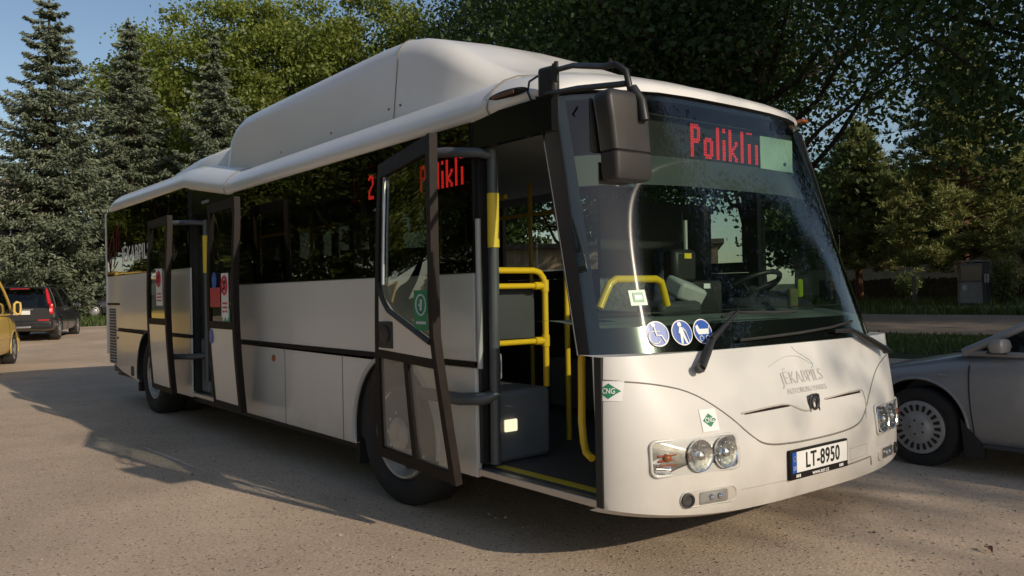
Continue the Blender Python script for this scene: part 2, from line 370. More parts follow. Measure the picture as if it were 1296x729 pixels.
# ------------------------------------------------------------ mesh helpers
class MB:
    def __init__(s):
        s.v = []; s.f = []; s.m = []
    def add(s, vs, fs, mi=0):
        n = len(s.v)
        s.v.extend([tuple(p) for p in vs])
        for f in fs:
            s.f.append(tuple(i + n for i in f)); s.m.append(mi)
        return s
    def box(s, c, d, mi=0, rot=None):
        x, y, z = d[0] / 2, d[1] / 2, d[2] / 2
        vs = [Vector(p) for p in ((-x, -y, -z), (x, -y, -z), (x, y, -z), (-x, y, -z), (-x, -y, z), (x, -y, z), (x, y, z), (-x, y, z))]
        if rot is not None:
            vs = [rot @ p for p in vs]
        c = Vector(c)
        return s.add([p + c for p in vs], [(0, 3, 2, 1), (4, 5, 6, 7), (0, 1, 5, 4), (1, 2, 6, 5), (2, 3, 7, 6), (3, 0, 4, 7)], mi)
    def bb(s, x0, x1, y0, y1, z0, z1, mi=0):
        return s.box(((x0 + x1) / 2, (y0 + y1) / 2, (z0 + z1) / 2), (abs(x1 - x0), abs(y1 - y0), abs(z1 - z0)), mi)
    def tube(s, path, r, n=10, mi=0, caps=True, flat=1.0):
        path = [Vector(p) for p in path]
        if not hasattr(r, '__len__'):
            r = [r] * len(path)
        rings = []
        prev = None
        for i, p in enumerate(path):
            a = path[max(0, i - 1)]; b = path[min(len(path) - 1, i + 1)]
            t = (b - a).normalized()
            if prev is None:
                ref = Vector((0, 0, 1)) if abs(t.z) < 0.9 else Vector((1, 0, 0))
                u = t.cross(ref).normalized()
            else:
                u = (prev - t * prev.dot(t)).normalized()
            prev = u
            w = t.cross(u)
            rings.append([p + (u * math.cos(2 * math.pi * k / n) + w * math.sin(2 * math.pi * k / n) * flat) * r[i] for k in range(n)])
        vs = [q for rg in rings for q in rg]
        fs = []
        for i in range(len(rings) - 1):
            for k in range(n):
                fs.append((i * n + k, i * n + (k + 1) % n, (i + 1) * n + (k + 1) % n, (i + 1) * n + k))
        if caps:
            fs.append(tuple(reversed(range(n)))); fs.append(tuple((len(rings) - 1) * n + k for k in range(n)))
        return s.add(vs, fs, mi)
    def loft(s, secs, mi=0, closed=True, caps=True):
        n = len(secs[0])
        vs = [p for sec in secs for p in sec]
        fs = []
        for i in range(len(secs) - 1):
            for k in range(n if closed else n - 1):
                fs.append((i * n + k, i * n + (k + 1) % n, (i + 1) * n + (k + 1) % n, (i + 1) * n + k))
        if caps and closed:
            fs.append(tuple(reversed(range(n)))); fs.append(tuple((len(secs) - 1) * n + k for k in range(n)))
        return s.add(vs, fs, mi)
    def prism(s, pts, axis, a0, a1, mi=0):
        """polygon in the two other axes, extruded along axis from a0 to a1"""
        def mk(p, a):
            return {'y': (p[0], a, p[1]), 'x': (a, p[0], p[1]), 'z': (p[0], p[1], a)}[axis]
        n = len(pts)
        vs = [mk(p, a0) for p in pts] + [mk(p, a1) for p in pts]
        fs = [tuple(range(n)), tuple(reversed(range(n, 2 * n)))]
        for k in range(n):
            fs.append((k, k + n, (k + 1) % n + n, (k + 1) % n))
        return s.add(vs, fs, mi)
    def lathe(s, prof, c, axis, n=32, mi=0):
        """prof: list of (radius, offset along axis)"""
        c = Vector(c); a = Vector(axis).normalized()
        ref = Vector((0, 0, 1)) if abs(a.z) < 0.9 else Vector((1, 0, 0))
        u = a.cross(ref).normalized(); w = a.cross(u)
        vs = []
        for r_, o_ in prof:
            for k in range(n):
                t = 2 * math.pi * k / n
                vs.append(c + a * o_ + (u * math.cos(t) + w * math.sin(t)) * r_)
        fs = []
        for i in range(len(prof) - 1):
            for k in range(n):
                fs.append((i * n + k, i * n + (k + 1) % n, (i + 1) * n + (k + 1) % n, (i + 1) * n + k))
        return s.add(vs, fs, mi)
    def grid(s, fn, us, vs_, mi=0):
        nu, nv = len(us), len(vs_)
        pts = [fn(u, v) for v in vs_ for u in us]
        fs = [(j * nu + i, j * nu + i + 1, (j + 1) * nu + i + 1, (j + 1) * nu + i) for j in range(nv - 1) for i in range(nu - 1)]
        return s.add(pts, fs, mi)
    def build(s, name, mats, parent=None, smooth=35, bevel=0.0, seg=2, fix=True, solid=0.0, xf=None):
        me = bpy.data.meshes.new(name)
        vs = s.v if xf is None else [tuple(xf @ Vector(p)) for p in s.v]
        me.from_pydata(vs, [], s.f)
        if not isinstance(mats, (list, tuple)):
            mats = [mats]
        for m in mats:
            me.materials.append(m)
        me.polygons.foreach_set('material_index', s.m)
        if fix:
            bm = bmesh.new(); bm.from_mesh(me)
            bmesh.ops.recalc_face_normals(bm, faces=bm.faces)
            bm.to_mesh(me); bm.free()
        if smooth:
            me.polygons.foreach_set('use_smooth', [True] * len(me.polygons))
            me.set_sharp_from_angle(angle=R(smooth))
        me.update()
        o = bpy.data.objects.new(name, me)
        COL.objects.link(o)
        if parent is not None:
            o.parent = parent
        if solid:
            md = o.modifiers.new('thick', 'SOLIDIFY'); md.thickness = solid; md.offset = -1
        if bevel:
            md = o.modifiers.new('edge', 'BEVEL'); md.width = bevel; md.segments = seg; md.limit_method = 'ANGLE'; md.angle_limit = R(40)
        return o

def tag(o, label=None, cat=None, group=None, kind=None):
    if label: o['label'] = label
    if cat: o['category'] = cat
    if group: o['group'] = group
    if kind: o['kind'] = kind
    return o

def empty(name, loc=(0, 0, 0), rz=0.0, label=None, cat=None, group=None):
    o = bpy.data.objects.new(name, None)
    o.empty_display_size = 0.3
    o.location = loc; o.rotation_euler = (0, 0, rz)
    COL.objects.link(o)
    return tag(o, label, cat, group)

def copy_thing(root, loc, rz, scale=1.0, label=None, group=None):
    r = root.copy(); COL.objects.link(r)
    r.location = loc; r.rotation_euler = (0, 0, rz)
    r.scale = (scale, scale, scale) if not hasattr(scale, '__len__') else scale
    if label: r['label'] = label
    if group: r['group'] = group
    for ch in list(root.children):
        c = ch.copy(); COL.objects.link(c); c.parent = r
        for g in ch.children:
            d = g.copy(); COL.objects.link(d); d.parent = c
    return r

def text_pts(body, size, xs=1.0, align='CENTER', bold=0.0, spacing=1.0):
    """letters as flat polygons in the XY plane -> (verts, faces)"""
    cu = bpy.data.curves.new('lettering', 'FONT')
    cu.body = body; cu.size = size; cu.align_x = align; cu.align_y = 'CENTER'
    cu.offset = bold; cu.space_character = spacing; cu.resolution_u = 4
    ob = bpy.data.objects.new('lettering', cu)
    COL.objects.link(ob)
    dg = bpy.context.evaluated_depsgraph_get()
    me = bpy.data.meshes.new_from_object(ob.evaluated_get(dg))
    vs = [Vector((v.co.x * xs, v.co.y, 0)) for v in me.vertices]
    fs = [tuple(p.vertices) for p in me.polygons]
    bpy.data.objects.remove(ob); bpy.data.curves.remove(cu); bpy.data.meshes.remove(me)
    return vs, fs

def disc_pts(r, n=28, cx=0, cy=0, ry=None):
    ry = ry or r
    return [(cx + r * math.cos(2 * math.pi * k / n), cy + ry * math.sin(2 * math.pi * k / n)) for k in range(n)]

# ------------------------------------------------------------ terrain, lot, road
def gh(x, y):
    d = math.hypot(x + 2.5, y - 4.0)
    return max(0.0, min(1.6, 0.02 * (d - 22)))

def disc_ground():
    b = MB()
    radii = [0, 4, 8, 12, 16, 20, 22, 25, 30, 36, 44, 55, 70, 90, 102, 130, 200, 400, 900, 1800]
    n = 96
    vs = [(-2.5, 4.0, 0.0)]; fs = []
    for r_ in radii[1:]:
        for k in range(n):
            t = 2 * math.pi * k / n
            x, y = -2.5 + r_ * math.cos(t), 4 + r_ * math.sin(t)
            vs.append((x, y, gh(x, y)))
    for k in range(n):
        fs.append((0, 1 + k, 1 + (k + 1) % n))
    for i in range(len(radii) - 2):
        for k in range(n):
            a = 1 + i * n
            fs.append((a + k, a + n + k, a + n + (k + 1) % n, a + (k + 1) % n))
    b.add(vs, fs)
    return tag(b.build('ground', M['soil'], smooth=60), kind='structure')
disc_ground()

def sheet(name, corners, lift, mat, nu=40, nv=30):
    """quad sheet draped on the terrain, corners a b c d (a-b near edge, d-c far edge)"""
    a, b_, c, d = [Vector((*p, 0)) for p in corners]
    def fn(u, v):
        p = (a * (1 - u) + b_ * u) * (1 - v) + (d * (1 - u) + c * u) * v
        return (p.x, p.y, gh(p.x, p.y) + lift)
    g = MB().grid(fn, [i / nu for i in range(nu + 1)], [j / nv for j in range(nv + 1)])
    return tag(g.build(name, mat, smooth=60), kind='structure')
# the car park
sheet('parking_lot', ((-40, -14.5), (-40, 46), (33.5, 46), (33.5, -8.7)), 0.012, M['lot'], 80, 80)
# the street beyond it, running roughly along X
RD = Vector((-0.945, -0.19, 0)).normalized()
def along(p, s): return (p[0] + RD.x * s, p[1] + RD.y * s)
nL, nR = along((7.9, -17.75), -60), along((7.9, -17.75), 60)
fL, fR = along((11.9, -26.3), -60), along((11.9, -26.3), 60)
sheet('road', (nL, nR, fR, fL), 0.018, M['road'], 80, 8)

def grass_patch(name, fn_pt, n, hgt, seed, label, w=0.012):
    rng = np.random.default_rng(seed)
    vs = np.zeros((n * 3, 3)); fs = np.arange(n * 3).reshape(n, 3)
    for i in range(n):
        x, y = fn_pt(rng)
        z = gh(x, y)
        a = rng.uniform(0, 2 * math.pi); h_ = hgt * rng.uniform(0.4, 1.25); l = rng.normal(0, 0.35) * h_
        dx, dy = math.cos(a) * w * rng.uniform(.7, 1.6), math.sin(a) * w
        vs[i * 3] = (x - dx, y - dy, z - 0.01); vs[i * 3 + 1] = (x + dx, y + dy, z - 0.01)
        vs[i * 3 + 2] = (x + l * math.sin(a), y + rng.normal(0, 0.35) * h_, z + h_)
    me = bpy.data.meshes.new(name)
    me.from_pydata(vs.tolist(), [], fs.tolist()); me.materials.append(M['grass']); me.update()
    o = bpy.data.objects.new(name, me); COL.objects.link(o)
    return tag(o, label, 'grass', kind='stuff')
def verge_pt(rng):
    u = rng.uniform(-14, 11); v = rng.uniform(0.02, 0.97)
    p = along((7.9, -17.75), u)
    return p[0] - 0.2 * v * 6, p[1] + v * 6.0
grass_patch('roadside_grass', verge_pt, 26000, 0.11, 3, 'mown grass verge between car park and street', w=0.02)
def far_pt(rng):
    u = rng.uniform(-26, 14); v = rng.uniform(0.03, 1) ** 1.2
    p = along((11.9, -26.3), u)
    return p[0] + v * 2.5, p[1] - v * 13
grass_patch('lawn_grass', far_pt, 22000, 0.30, 4, 'longer grass across the street in front of the fence', w=0.03)
def spruce_pt(rng):
    return rng.uniform(33.7, 47), rng.uniform(-14, 4)
grass_patch('shaded_grass', spruce_pt, 9000, 0.22, 5, 'grass under the spruces behind the parked dark cars', w=0.03)

# kerbed island of the fuel pump
kb = MB()
p0 = along((12.75, -31.2), -2.7); p1 = along((12.75, -31.2), 7.5)
nn = Vector((-RD.y, RD.x, 0))
def kerb_ring(z):
    a = Vector((*p0, 0)); b_ = Vector((*p1, 0))
    return [(*(a + nn * 1.15).xy, z), (*(b_ + nn * 1.15).xy, z), (*(b_ - nn * 1.15).xy, z), (*(a - nn * 1.15).xy, z)]
kz = gh(12.7, -31)
kb.loft([kerb_ring(kz - 0.3), kerb_ring(kz + 0.10)])
tag(kb.build('kerb_island', M['concrete'], bevel=0.03), kind='structure')

# ------------------------------------------------------------ trees
def leaf_mesh(name, P, size, rng, aspect=0.55, dirs=None, droop=0.0):
    """one little folded-free kite per point"""
    n = len(P)
    if dirs is None:
        d = rng.normal(size=(n, 3)); d[:, 2] -= droop
    else:
        d = dirs + rng.normal(size=(n, 3)) * 0.35
    d /= np.linalg.norm(d, axis=1, keepdims=True) + 1e-9
    e = np.cross(d, rng.normal(size=(n, 3))); e /= np.linalg.norm(e, axis=1, keepdims=True) + 1e-9
    L = size * rng.uniform(0.6, 1.3, size=(n, 1))
    a = P - d * L * .5; c = P + d * L * .5
    m_ = P - d * L * 0.08
    b = m_ + e * L * aspect * .5; f = m_ - e * L * aspect * .5
    V = np.stack([a, b, c, f], axis=1).reshape(-1, 3)
    me = bpy.data.meshes.new(name)
    me.vertices.add(n * 4); me.vertices.foreach_set('co', V.astype(np.float32).ravel())
    me.loops.add(n * 4); me.loops.foreach_set('vertex_index', np.arange(n * 4, dtype=np.int32))
    me.polygons.add(n)
    me.polygons.foreach_set('loop_start', np.arange(0, n * 4, 4, dtype=np.int32))
    me.polygons.foreach_set('loop_total', np.full(n, 4, dtype=np.int32))
    me.update(calc_edges=True)
    return me

def crown_obj(me, mat, parent):
    me.materials.append(mat)
    o = bpy.data.objects.new('crown', me); COL.objects.link(o); o.parent = parent
    return o

def wobble(p, q, n, amp, rng):
    p, q = np.array(p, float), np.array(q, float)
    out = []
    for i in range(n + 1):
        t = i / n
        w = p * (1 - t) + q * t + rng.normal(size=3) * amp * math.sin(math.pi * t)
        out.append(tuple(w))
    return out

def broadleaf(name, seed, height, crown_r, crown_z0, trunk_r, nclump, per, leaf, mat, label, group=None, loc=(0, 0, 0), flat=0.75, low=1.0, tight=0.17):
    rng = np.random.default_rng(seed)
    root = empty(name, loc, 0, label, 'tree', group)
    tk = MB()
    top = height * 0.80
    path = wobble((0, 0, -0.3), (rng.normal() * .4, rng.normal() * .4, top), 8, 0.18, rng)
    rad = [trunk_r * (1.35 if i == 0 else (1 - 0.85 * (i / 8) ** 0.9)) for i in range(9)]
    tk.tube(path, rad, n=12)
    cz = (height + crown_z0) / 2; hz = (height - crown_z0) / 2
    cl = []
    while len(cl) < nclump:
        q = rng.uniform(-1, 1, 3)
        r_ = np.linalg.norm(q)
        if r_ > 1 or r_ < 0.35 * rng.uniform(): continue
        # crowns are wider below the middle
        k = (1.0 - 0.35 * max(0, q[2])) * min(1.0, low + (1 - low) * 2.0 * (q[2] + 1))
        cl.append(np.array([q[0] * crown_r * k, q[1] * crown_r * k, cz + q[2] * hz]))
    P = []
    D = []
    for i, c in enumerate(cl):
        s = rng.uniform(0.5, 1.25) * crown_r * tight
        m_ = int(per * rng.uniform(0.6, 1.4))
        g = rng.normal(size=(m_, 3)) * np.array([s, s, s * flat * 0.7])
        P.append(c + g)
        if i % 6 == 0 or i < 14:
            h0 = max(crown_z0 * 0.7, min(top * 0.95, c[2] - np.hypot(c[0], c[1]) * rng.uniform(0.35, 0.8)))
            ti = min(8, max(0, h0 / top * 8)); lo = int(ti); hi = min(8, lo + 1)
            b0 = np.array(path[lo]) * (1 - (ti - lo)) + np.array(path[hi]) * (ti - lo)
            tk.tube(wobble(b0, c, 5, 0.22, rng), [trunk_r * (0.32 - 0.05 * j) * (0.8 if h0 > top * .6 else 1) for j in range(6)], n=6)
    tk.build('trunk', M['bark'], root, smooth=60, fix=False)
    P = np.concatenate(P)
    crown_obj(leaf_mesh('crown', P, leaf, rng, 0.62), mat, root)
    return root

def spruce(name, seed, height, base_r, mat, label, loc, group=None, per=100):
    rng = np.random.default_rng(seed)
    root = empty(name, loc, rng.uniform(0, 6), label, 'tree', group)
    tk = MB()
    tk.tube([(0, 0, -0.3), (0.05, 0, height * .5), (0, 0.03, height)], [base_r * .075, base_r * .045, 0.015], n=10)
    P, D = [], []
    z = 0.5
    while z < height - 0.15:
        f = z / height
        r_ = base_r * (1 - f) ** 0.78 * (0.93 if f > .1 else 0.85)
        nb = max(6, int(16 * (1 - f) + 6))
        off = rng.uniform(0, 6.28)
        for k in range(nb):
            a = off + 2 * math.pi * k / nb + rng.normal() * .22
            L = r_ * rng.uniform(0.5, 1.2) + 0.12
            ca, sa = math.cos(a), math.sin(a)
            z0 = z + rng.normal() * .10
            drop = 0.10 + 0.34 * (1 - f)
            npnt = max(5, int(L * per))
            t = rng.uniform(0.06, 1, npnt) ** 0.75
            # branch sags then lifts at the tip
            zz = z0 - drop * L * np.sin(t * 2.1) * .9 + 0.16 * L * t ** 3
            wide = 0.26 * L * (1.1 - t) * np.minimum(1, t * 3) + 0.06
            side = rng.normal(size=npnt) * wide * .75
            px = ca * t * L - sa * side; py = sa * t * L + ca * side
            hang = np.abs(rng.normal(size=npnt)) * 0.20 * (1.15 - f)
            P.append(np.stack([px, py, zz - hang], axis=1))
            dd = np.stack([ca * .8 - sa * np.sign(side) * .6, sa * .8 + ca * np.sign(side) * .6, np.full(npnt, -0.45)], axis=1)
            D.append(dd)
            if L > 0.5:
                tk.tube([(0, 0, z0), (ca * L * .5, sa * L * .5, z0 - drop * L * .75), (ca * L * .9, sa * L * .9, z0 - drop * L * .75)], [0.03, 0.018, 0.006], n=4, caps=False)
        z += 0.46 + 0.26 * (1 - f) + rng.uniform(-.06, .1)
    # leader
    P.append(np.stack([rng.normal(size=30) * .05, rng.normal(size=30) * .05, height - rng.uniform(0, .9, 30)], axis=1)); D.append(np.tile([0, 0, 1.0], (30, 1)))
    tk.build('trunk', M['bark'], root, smooth=60, fix=False)
    crown_obj(leaf_mesh('crown', np.concatenate(P), 0.27, rng, 0.30, dirs=np.concatenate(D)), mat, root)
    return root

def pine(name, seed, height, base_r, z0, mat, label, loc, group=None, dens=1.0):
    rng = np.random.default_rng(seed)
    root = empty(name, loc, 0, label, 'tree', group)
    tk = MB()
    path = wobble((0, 0, -.3), (0.2, 0.1, height * .96), 6, .12, rng)
    tk.tube(path, [0.024 * height * (1 - .14 * i) for i in range(7)], n=10)
    P, D = [], []
    nb = int(150 * dens)
    for k in range(nb):
        f = (k + rng.uniform()) / nb
        zb = z0 + (height - z0) * f
        r_ = base_r * (1 - f ** 1.6) * rng.uniform(0.6, 1.1) + 0.35
        a = rng.uniform(0, 6.28)
        tip = np.array([math.cos(a) * r_, math.sin(a) * r_, zb + r_ * rng.uniform(-.05, .45)])
        b0 = np.array([0.2 * f, .1 * f, zb])
        tk.tube(wobble(b0, tip, 4, .08, rng), [0.05 * (1.1 - f), .04, .03, .02, .01], n=5, caps=False)
        for q in range(int(5 + r_ * 4)):
            t = rng.uniform(0.3, 1.05)
            c = b0 * (1 - t) + tip * t + rng.normal(size=3) * np.array([.28, .28, .18])
            m_ = 34
            dd = rng.normal(size=(m_, 3)); dd[:, 2] = np.abs(dd[:, 2]) * .9; dd /= np.linalg.norm(dd, axis=1, keepdims=True)
            P.append(c + dd * rng.uniform(.08, .26, size=(m_, 1))); D.append(dd)
    tk.build('trunk', M['bark_red'], root, smooth=60, fix=False)
    crown_obj(leaf_mesh('crown', np.concatenate(P), 0.30, rng, 0.16, dirs=np.concatenate(D)), mat, root)
    return root

def on(x, y): return (x, y, gh(x, y))
# spruces on the left
spruce('spruce_tree', 11, 16.6, 5.2, M['needle_blue'], 'tallest blue-grey spruce at the left, behind the yellow van', on(44.6, -3.7))
spruce('spruce_tree', 12, 16.2, 4.6, M['needle_blue'], 'blue-grey spruce with a narrow top beside the tallest spruce', on(46.3, -7.8))
spruce('spruce_tree', 13, 14.8, 4.2, M['needle_blue'], 'darkest spruce in front of sunlit green trees, just above the bus tail', on(41.7, -10.9))
spruce('spruce_tree', 14, 12, 4.2, M['needle_blue'], 'spruce half hidden behind the tail of the bus', on(49.5, -10.6))

# sunlit broadleaf trees behind the spruces
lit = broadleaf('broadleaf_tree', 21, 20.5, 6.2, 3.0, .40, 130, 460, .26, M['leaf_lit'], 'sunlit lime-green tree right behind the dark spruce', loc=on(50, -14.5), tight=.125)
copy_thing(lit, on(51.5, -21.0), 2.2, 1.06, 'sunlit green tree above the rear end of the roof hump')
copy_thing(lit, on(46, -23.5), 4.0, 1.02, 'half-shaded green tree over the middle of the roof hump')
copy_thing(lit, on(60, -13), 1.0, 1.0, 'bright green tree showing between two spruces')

# big dark trees right of centre
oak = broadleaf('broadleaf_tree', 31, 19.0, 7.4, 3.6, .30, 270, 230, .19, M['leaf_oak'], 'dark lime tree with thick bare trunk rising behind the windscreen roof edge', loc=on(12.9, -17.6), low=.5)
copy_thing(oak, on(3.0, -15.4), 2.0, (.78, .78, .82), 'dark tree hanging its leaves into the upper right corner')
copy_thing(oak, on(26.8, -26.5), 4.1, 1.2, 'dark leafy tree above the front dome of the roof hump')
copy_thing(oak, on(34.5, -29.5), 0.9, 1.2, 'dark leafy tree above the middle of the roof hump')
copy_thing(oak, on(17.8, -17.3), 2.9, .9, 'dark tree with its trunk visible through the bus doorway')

# pines beyond the street
pine('pine_tree', 41, 11.8, 3.9, 1.5, M['needle_pine'], 'large olive pine behind the grey fuel pump', on(14.3, -34.6))
pine('pine_tree', 42, 8.8, 2.6, 1.6, M['needle_pine'], 'smaller pine with a slim reddish trunk right of the windscreen', on(20.3, -36.5))
far = broadleaf('broadleaf_tree', 51, 9, 4.6, 1.6, .3, 90, 150, .42, M['leaf_oak'], 'tree closing the view behind the smaller pine', loc=on(33, -52))
copy_thing(far, on(24, -52), 1.2, 1.0, 'tree closing the view between the two pines')
copy_thing(far, on(16, -50), 2.6, 1.1, 'tree closing the view behind the large pine')
copy_thing(far, on(9, -46), 3.9, 1.0, 'tree closing the view behind the dark canopy roof')
copy_thing(far, on(45, -46), 5.0, 1.0, 'tree seen through the windscreen beside the driver window')
copy_thing(far, on(60, -42), 0.5, 1.2, 'tree seen through the bus doorway beyond the beige building')
# the row beside the lot that throws the shade on the silver car (out of the frame)
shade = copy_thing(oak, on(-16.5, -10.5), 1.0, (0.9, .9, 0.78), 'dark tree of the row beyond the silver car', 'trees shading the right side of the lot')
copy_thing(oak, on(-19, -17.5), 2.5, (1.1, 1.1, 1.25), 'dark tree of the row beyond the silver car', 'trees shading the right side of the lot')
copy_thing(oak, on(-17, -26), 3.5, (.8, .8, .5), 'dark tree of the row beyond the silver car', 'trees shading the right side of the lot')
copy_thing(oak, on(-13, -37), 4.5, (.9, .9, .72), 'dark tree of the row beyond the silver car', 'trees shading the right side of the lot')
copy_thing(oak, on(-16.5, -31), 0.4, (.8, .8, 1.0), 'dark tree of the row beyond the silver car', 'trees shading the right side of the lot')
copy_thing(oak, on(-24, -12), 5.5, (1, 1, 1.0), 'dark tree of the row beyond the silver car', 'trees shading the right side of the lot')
# trees on the camera's side of the lot, seen only as reflections in the bus windows
for i, (x, y, s, a) in enumerate(((-8, 27, 1.0, 0.3), (3, 29, 1.1, 1.3), (12, 24, 1.0, 2.3), (20, 27, 1.15, 3.3), (28, 22, 1.0, 4.3), (35, 27, 1.1, 5.0), (42, 21, 1.0, 0.8), (50, 25, 1.1, 1.9), (58, 21, 1.0, 2.8), (67, 27, 1.15, 3.9), (76, 30, 1.1, 0.1), (84, 24, 1.2, 1.0), (45, 11.5, 1.0, 0.2), (56, 10, 1.0, 1.2), (68, 11, 1.1, 2.2), (84, 14, 1.1, 3.3), (97, 20, 1.2, 4.4), (108, 27, 1.3, 5.5))):
    copy_thing(lit, on(x, y), a, (s, s, s * .85), 'green tree of the row opposite the bus doors', 'trees opposite the bus doors')

# ------------------------------------------------------------ buildings and fence
def long_building(name, a, b_, depth, h0, h1, wall, label, cat, nwin=0, win_z=(1.2, 2.4), roof_over=0.25):
    """a, b_: ends of the wall facing the camera"""
    A = Vector((*a, 0)); B = Vector((*b_, 0))
    L = (B - A).length; ang = math.atan2(B.y - A.y, B.x - A.x)
    z = min(gh(*a), gh(*b_)) - 0.3
    root = empty(name, (a[0], a[1], z), ang, label, cat)
    b1 = MB().bb(0, L, 0, depth, 0, h0 + .3)
    b1.build('wall', wall, root)
    b2 = MB().bb(-roof_over, L + roof_over, -roof_over, depth + roof_over, h0 + .3, h0 + .3 + h1)
    b2.build('roof', M['roof_grey'], root, bevel=.03)
    for i in range(nwin):
        x = L * (i + .5) / nwin
        f = MB().bb(x - .75, x + .75, -.06, .02, win_z[0] + .3, win_z[1] + .3)
        w = f.build('window', M['plate_white'], root)
        MB().bb(x - .68, x - .04, -.075, -.061, win_z[0] + .37, win_z[1] + .23).bb(x + .04, x + .68, -.075, -.061, win_z[0] + .37, win_z[1] + .23).build('pane', M['black_gloss'], w)
    return root
long_building('garage_building', (32.2, -13.6), (19.6, -24.2), 7, 2.9, .22, M['plaster'], 'long low beige flat-roofed building beyond the bus doorway', 'building', 6, (1.0, 2.0))
long_building('storage_building', (30, -45.5), (17, -47), 7, 2.3, .3, M['plaster'], 'low beige building behind the board fence and small pine', 'building', 0)
long_building('apartment_house', (66, 3.0), (66, -9), 10, 8.6, .5, M['plaster_pale'], 'white two-storey house with a grey roof behind the tallest spruce', 'building', 4, (5.0, 6.6))

# board fence in front of the pale building
fa, fb = Vector((24.5, -39.6, 0)), Vector((8.0, -39.8, 0))
fz = gh(17, -40)
fence = empty('board_fence', (fa.x, fa.y, fz), math.atan2((fb - fa).y, (fb - fa).x), 'dark weathered board fence across the street', 'fence')
FL = (fb - fa).length
bd = MB()
k = 0.0; rr = random.Random(5)
while k < FL:
    w_ = .14 + rr.uniform(-.01, .015)
    bd.bb(k, k + w_ - .012, 0, .025, rr.uniform(-.02, .04), 1.12 + rr.uniform(-.06, .05))
    k += w_
bd.build('boards', M['wood_dark'], fence, smooth=0)
for i in range(9):
    MB().bb(FL * i / 8 - .05, FL * i / 8 + .05, .03, .13, -.3, 1.2).build('post', M['wood_dark'], fence)
MB().bb(0, FL, .028, .07, .25, .33).bb(0, FL, .028, .07, .85, .93).build('rail', M['wood_dark'], fence)

# two-legged notice board on the lawn
x, y = 13.5, -28.4
nb_ = empty('notice_board', on(x, y), 2.2, 'small dark two-legged board on the grass across the street', 'notice board')
MB().bb(-.32, .32, -.02, .02, .55, 1.35).build('board', M['dgrey'], nb_, bevel=.008)
for sx in (-.24, .24):
    MB().tube([(sx, 0, -.1), (sx, 0, 1.38)], .028, n=8).build('leg', M['dark_metal'], nb_)

# fuel pump
fp = empty('fuel_pump', (12.55, -31.2, kz + .10), math.atan2(RD.y, RD.x) + .35, 'grey fuel pump with dark upper window on the kerbed island', 'fuel pump')
fp.scale = (.78, .78, .98)
# local: x right (seen from camera), -y towards the camera
MB().bb(-.62, .42, -.35, .35, .12, .98).build('lower_cabinet', M['grey'], fp, bevel=.02)
MB().bb(-.58, .38, -.30, .30, 0, .118).build('plinth', M['dgrey'], fp)
h_ = MB().bb(-.62, .42, -.35, .35, .99, 1.75)
h_.build('head', M['tube_grey'], fp, bevel=.02)
MB().bb(-.56, .36, -.372, -.352, 1.04, 1.66).build('display_window', M['black_gloss'], fp, bevel=.006)
MB().bb(-.50, -.30, -.366, -.352, .66, .86).build('info_label', M['lgrey'], fp)
MB().bb(.425, .78, -.34, .34, .12, 1.80).build('hose_cabinet', M['dgrey'], fp, bevel=.02)
nz_ = MB().bb(.50, .70, -.40, -.342, .95, 1.30)
nz_.build('nozzle_holster', M['lgrey'], fp, bevel=.01)
MB().tube([(.60, -.40, 1.25), (.60, -.50, 1.15), (.62, -.52, .6), (.68, -.48, .25), (.74, -.42, .5), (.76, -.36, 1.0)], .022, n=8).build('hose', M['rubber'], fp, smooth=70)
MB().bb(-.66, .80, -.38, .38, 1.805, 1.87).build('top_cap', M['grey'], fp, bevel=.02)

# dark canopy roof at the right edge, on two posts
cn = empty('canopy_shelter', on(13.9, -36.9), math.atan2(RD.y, RD.x), 'dark flat canopy roof at the right edge behind the pump', 'canopy')
MB().bb(0, 9.8, -2.2, 2.2, 2.75, 3.15).build('roof', M['dgrey'], cn, bevel=.03)
for px_ in (4.7, 8.9):
    MB().bb(px_ - .1, px_ + .1, -.1, .1, -.3, 2.75).build('post', M['dark_metal'], cn)

# bush beside the pump
def bush(name, seed, loc, r_, h_, n, label):
    rng = np.random.default_rng(seed)
    root = empty(name, loc, 0, label, 'bush')
    st = MB(); P = []
    for i in range(16):
        a = rng.uniform(0, 6.28); q = rng.uniform(.2, 1)
        tip = np.array([math.cos(a) * r_ * q, math.sin(a) * r_ * q, h_ * rng.uniform(.55, 1)])
        st.tube(wobble((0, 0, -.1), tip, 4, .06, rng), [.02, .017, .013, .009, .005], n=5, caps=False)
        t = rng.uniform(.35, 1, (n // 16, 1))
        P.append(tip * t + rng.normal(size=(n // 16, 3)) * .11)
    st.build('stems', M['bark'], root, smooth=60, fix=False)
    crown_obj(leaf_mesh('crown', np.concatenate(P), .13, rng, .5), M['leaf_bush'], root)
bush('leafy_bush', 61, on(12.1, -33.0), .75, 2.3, 1700, 'light green leafy bush just right of the fuel pump')
bush('leafy_bush', 62, on(19.0, -38.6), .8, 1.5, 1400, 'low bush at the foot of the smaller pine')

# unseen leaf screen added to block the bright horizon in window reflections
hg = empty('added_hedge', (4, 20.5, 0), 0, 'leaf screen added out of view to darken the bus window reflections', 'added_hedge')
rng_ = np.random.default_rng(77)
hp = rng_.uniform(0, 1, (40000, 3)); hp = np.stack([hp[:, 0] * 84, (hp[:, 1] - .5) * 1.8, .1 + hp[:, 2] * 5.0 * (1 + .12 * np.sin(hp[:, 0] * 50))], axis=1)
crown_obj(leaf_mesh('crown', hp, .36, rng_, .6), M['leaf_lit'], hg)
b = MB()
for k in range(42):
    b.tube([(k * 2 + .5, 0, -.1), (k * 2 + .6, .05, 1.6)], .03, n=5)
b.build('stems', M['bark'], hg)

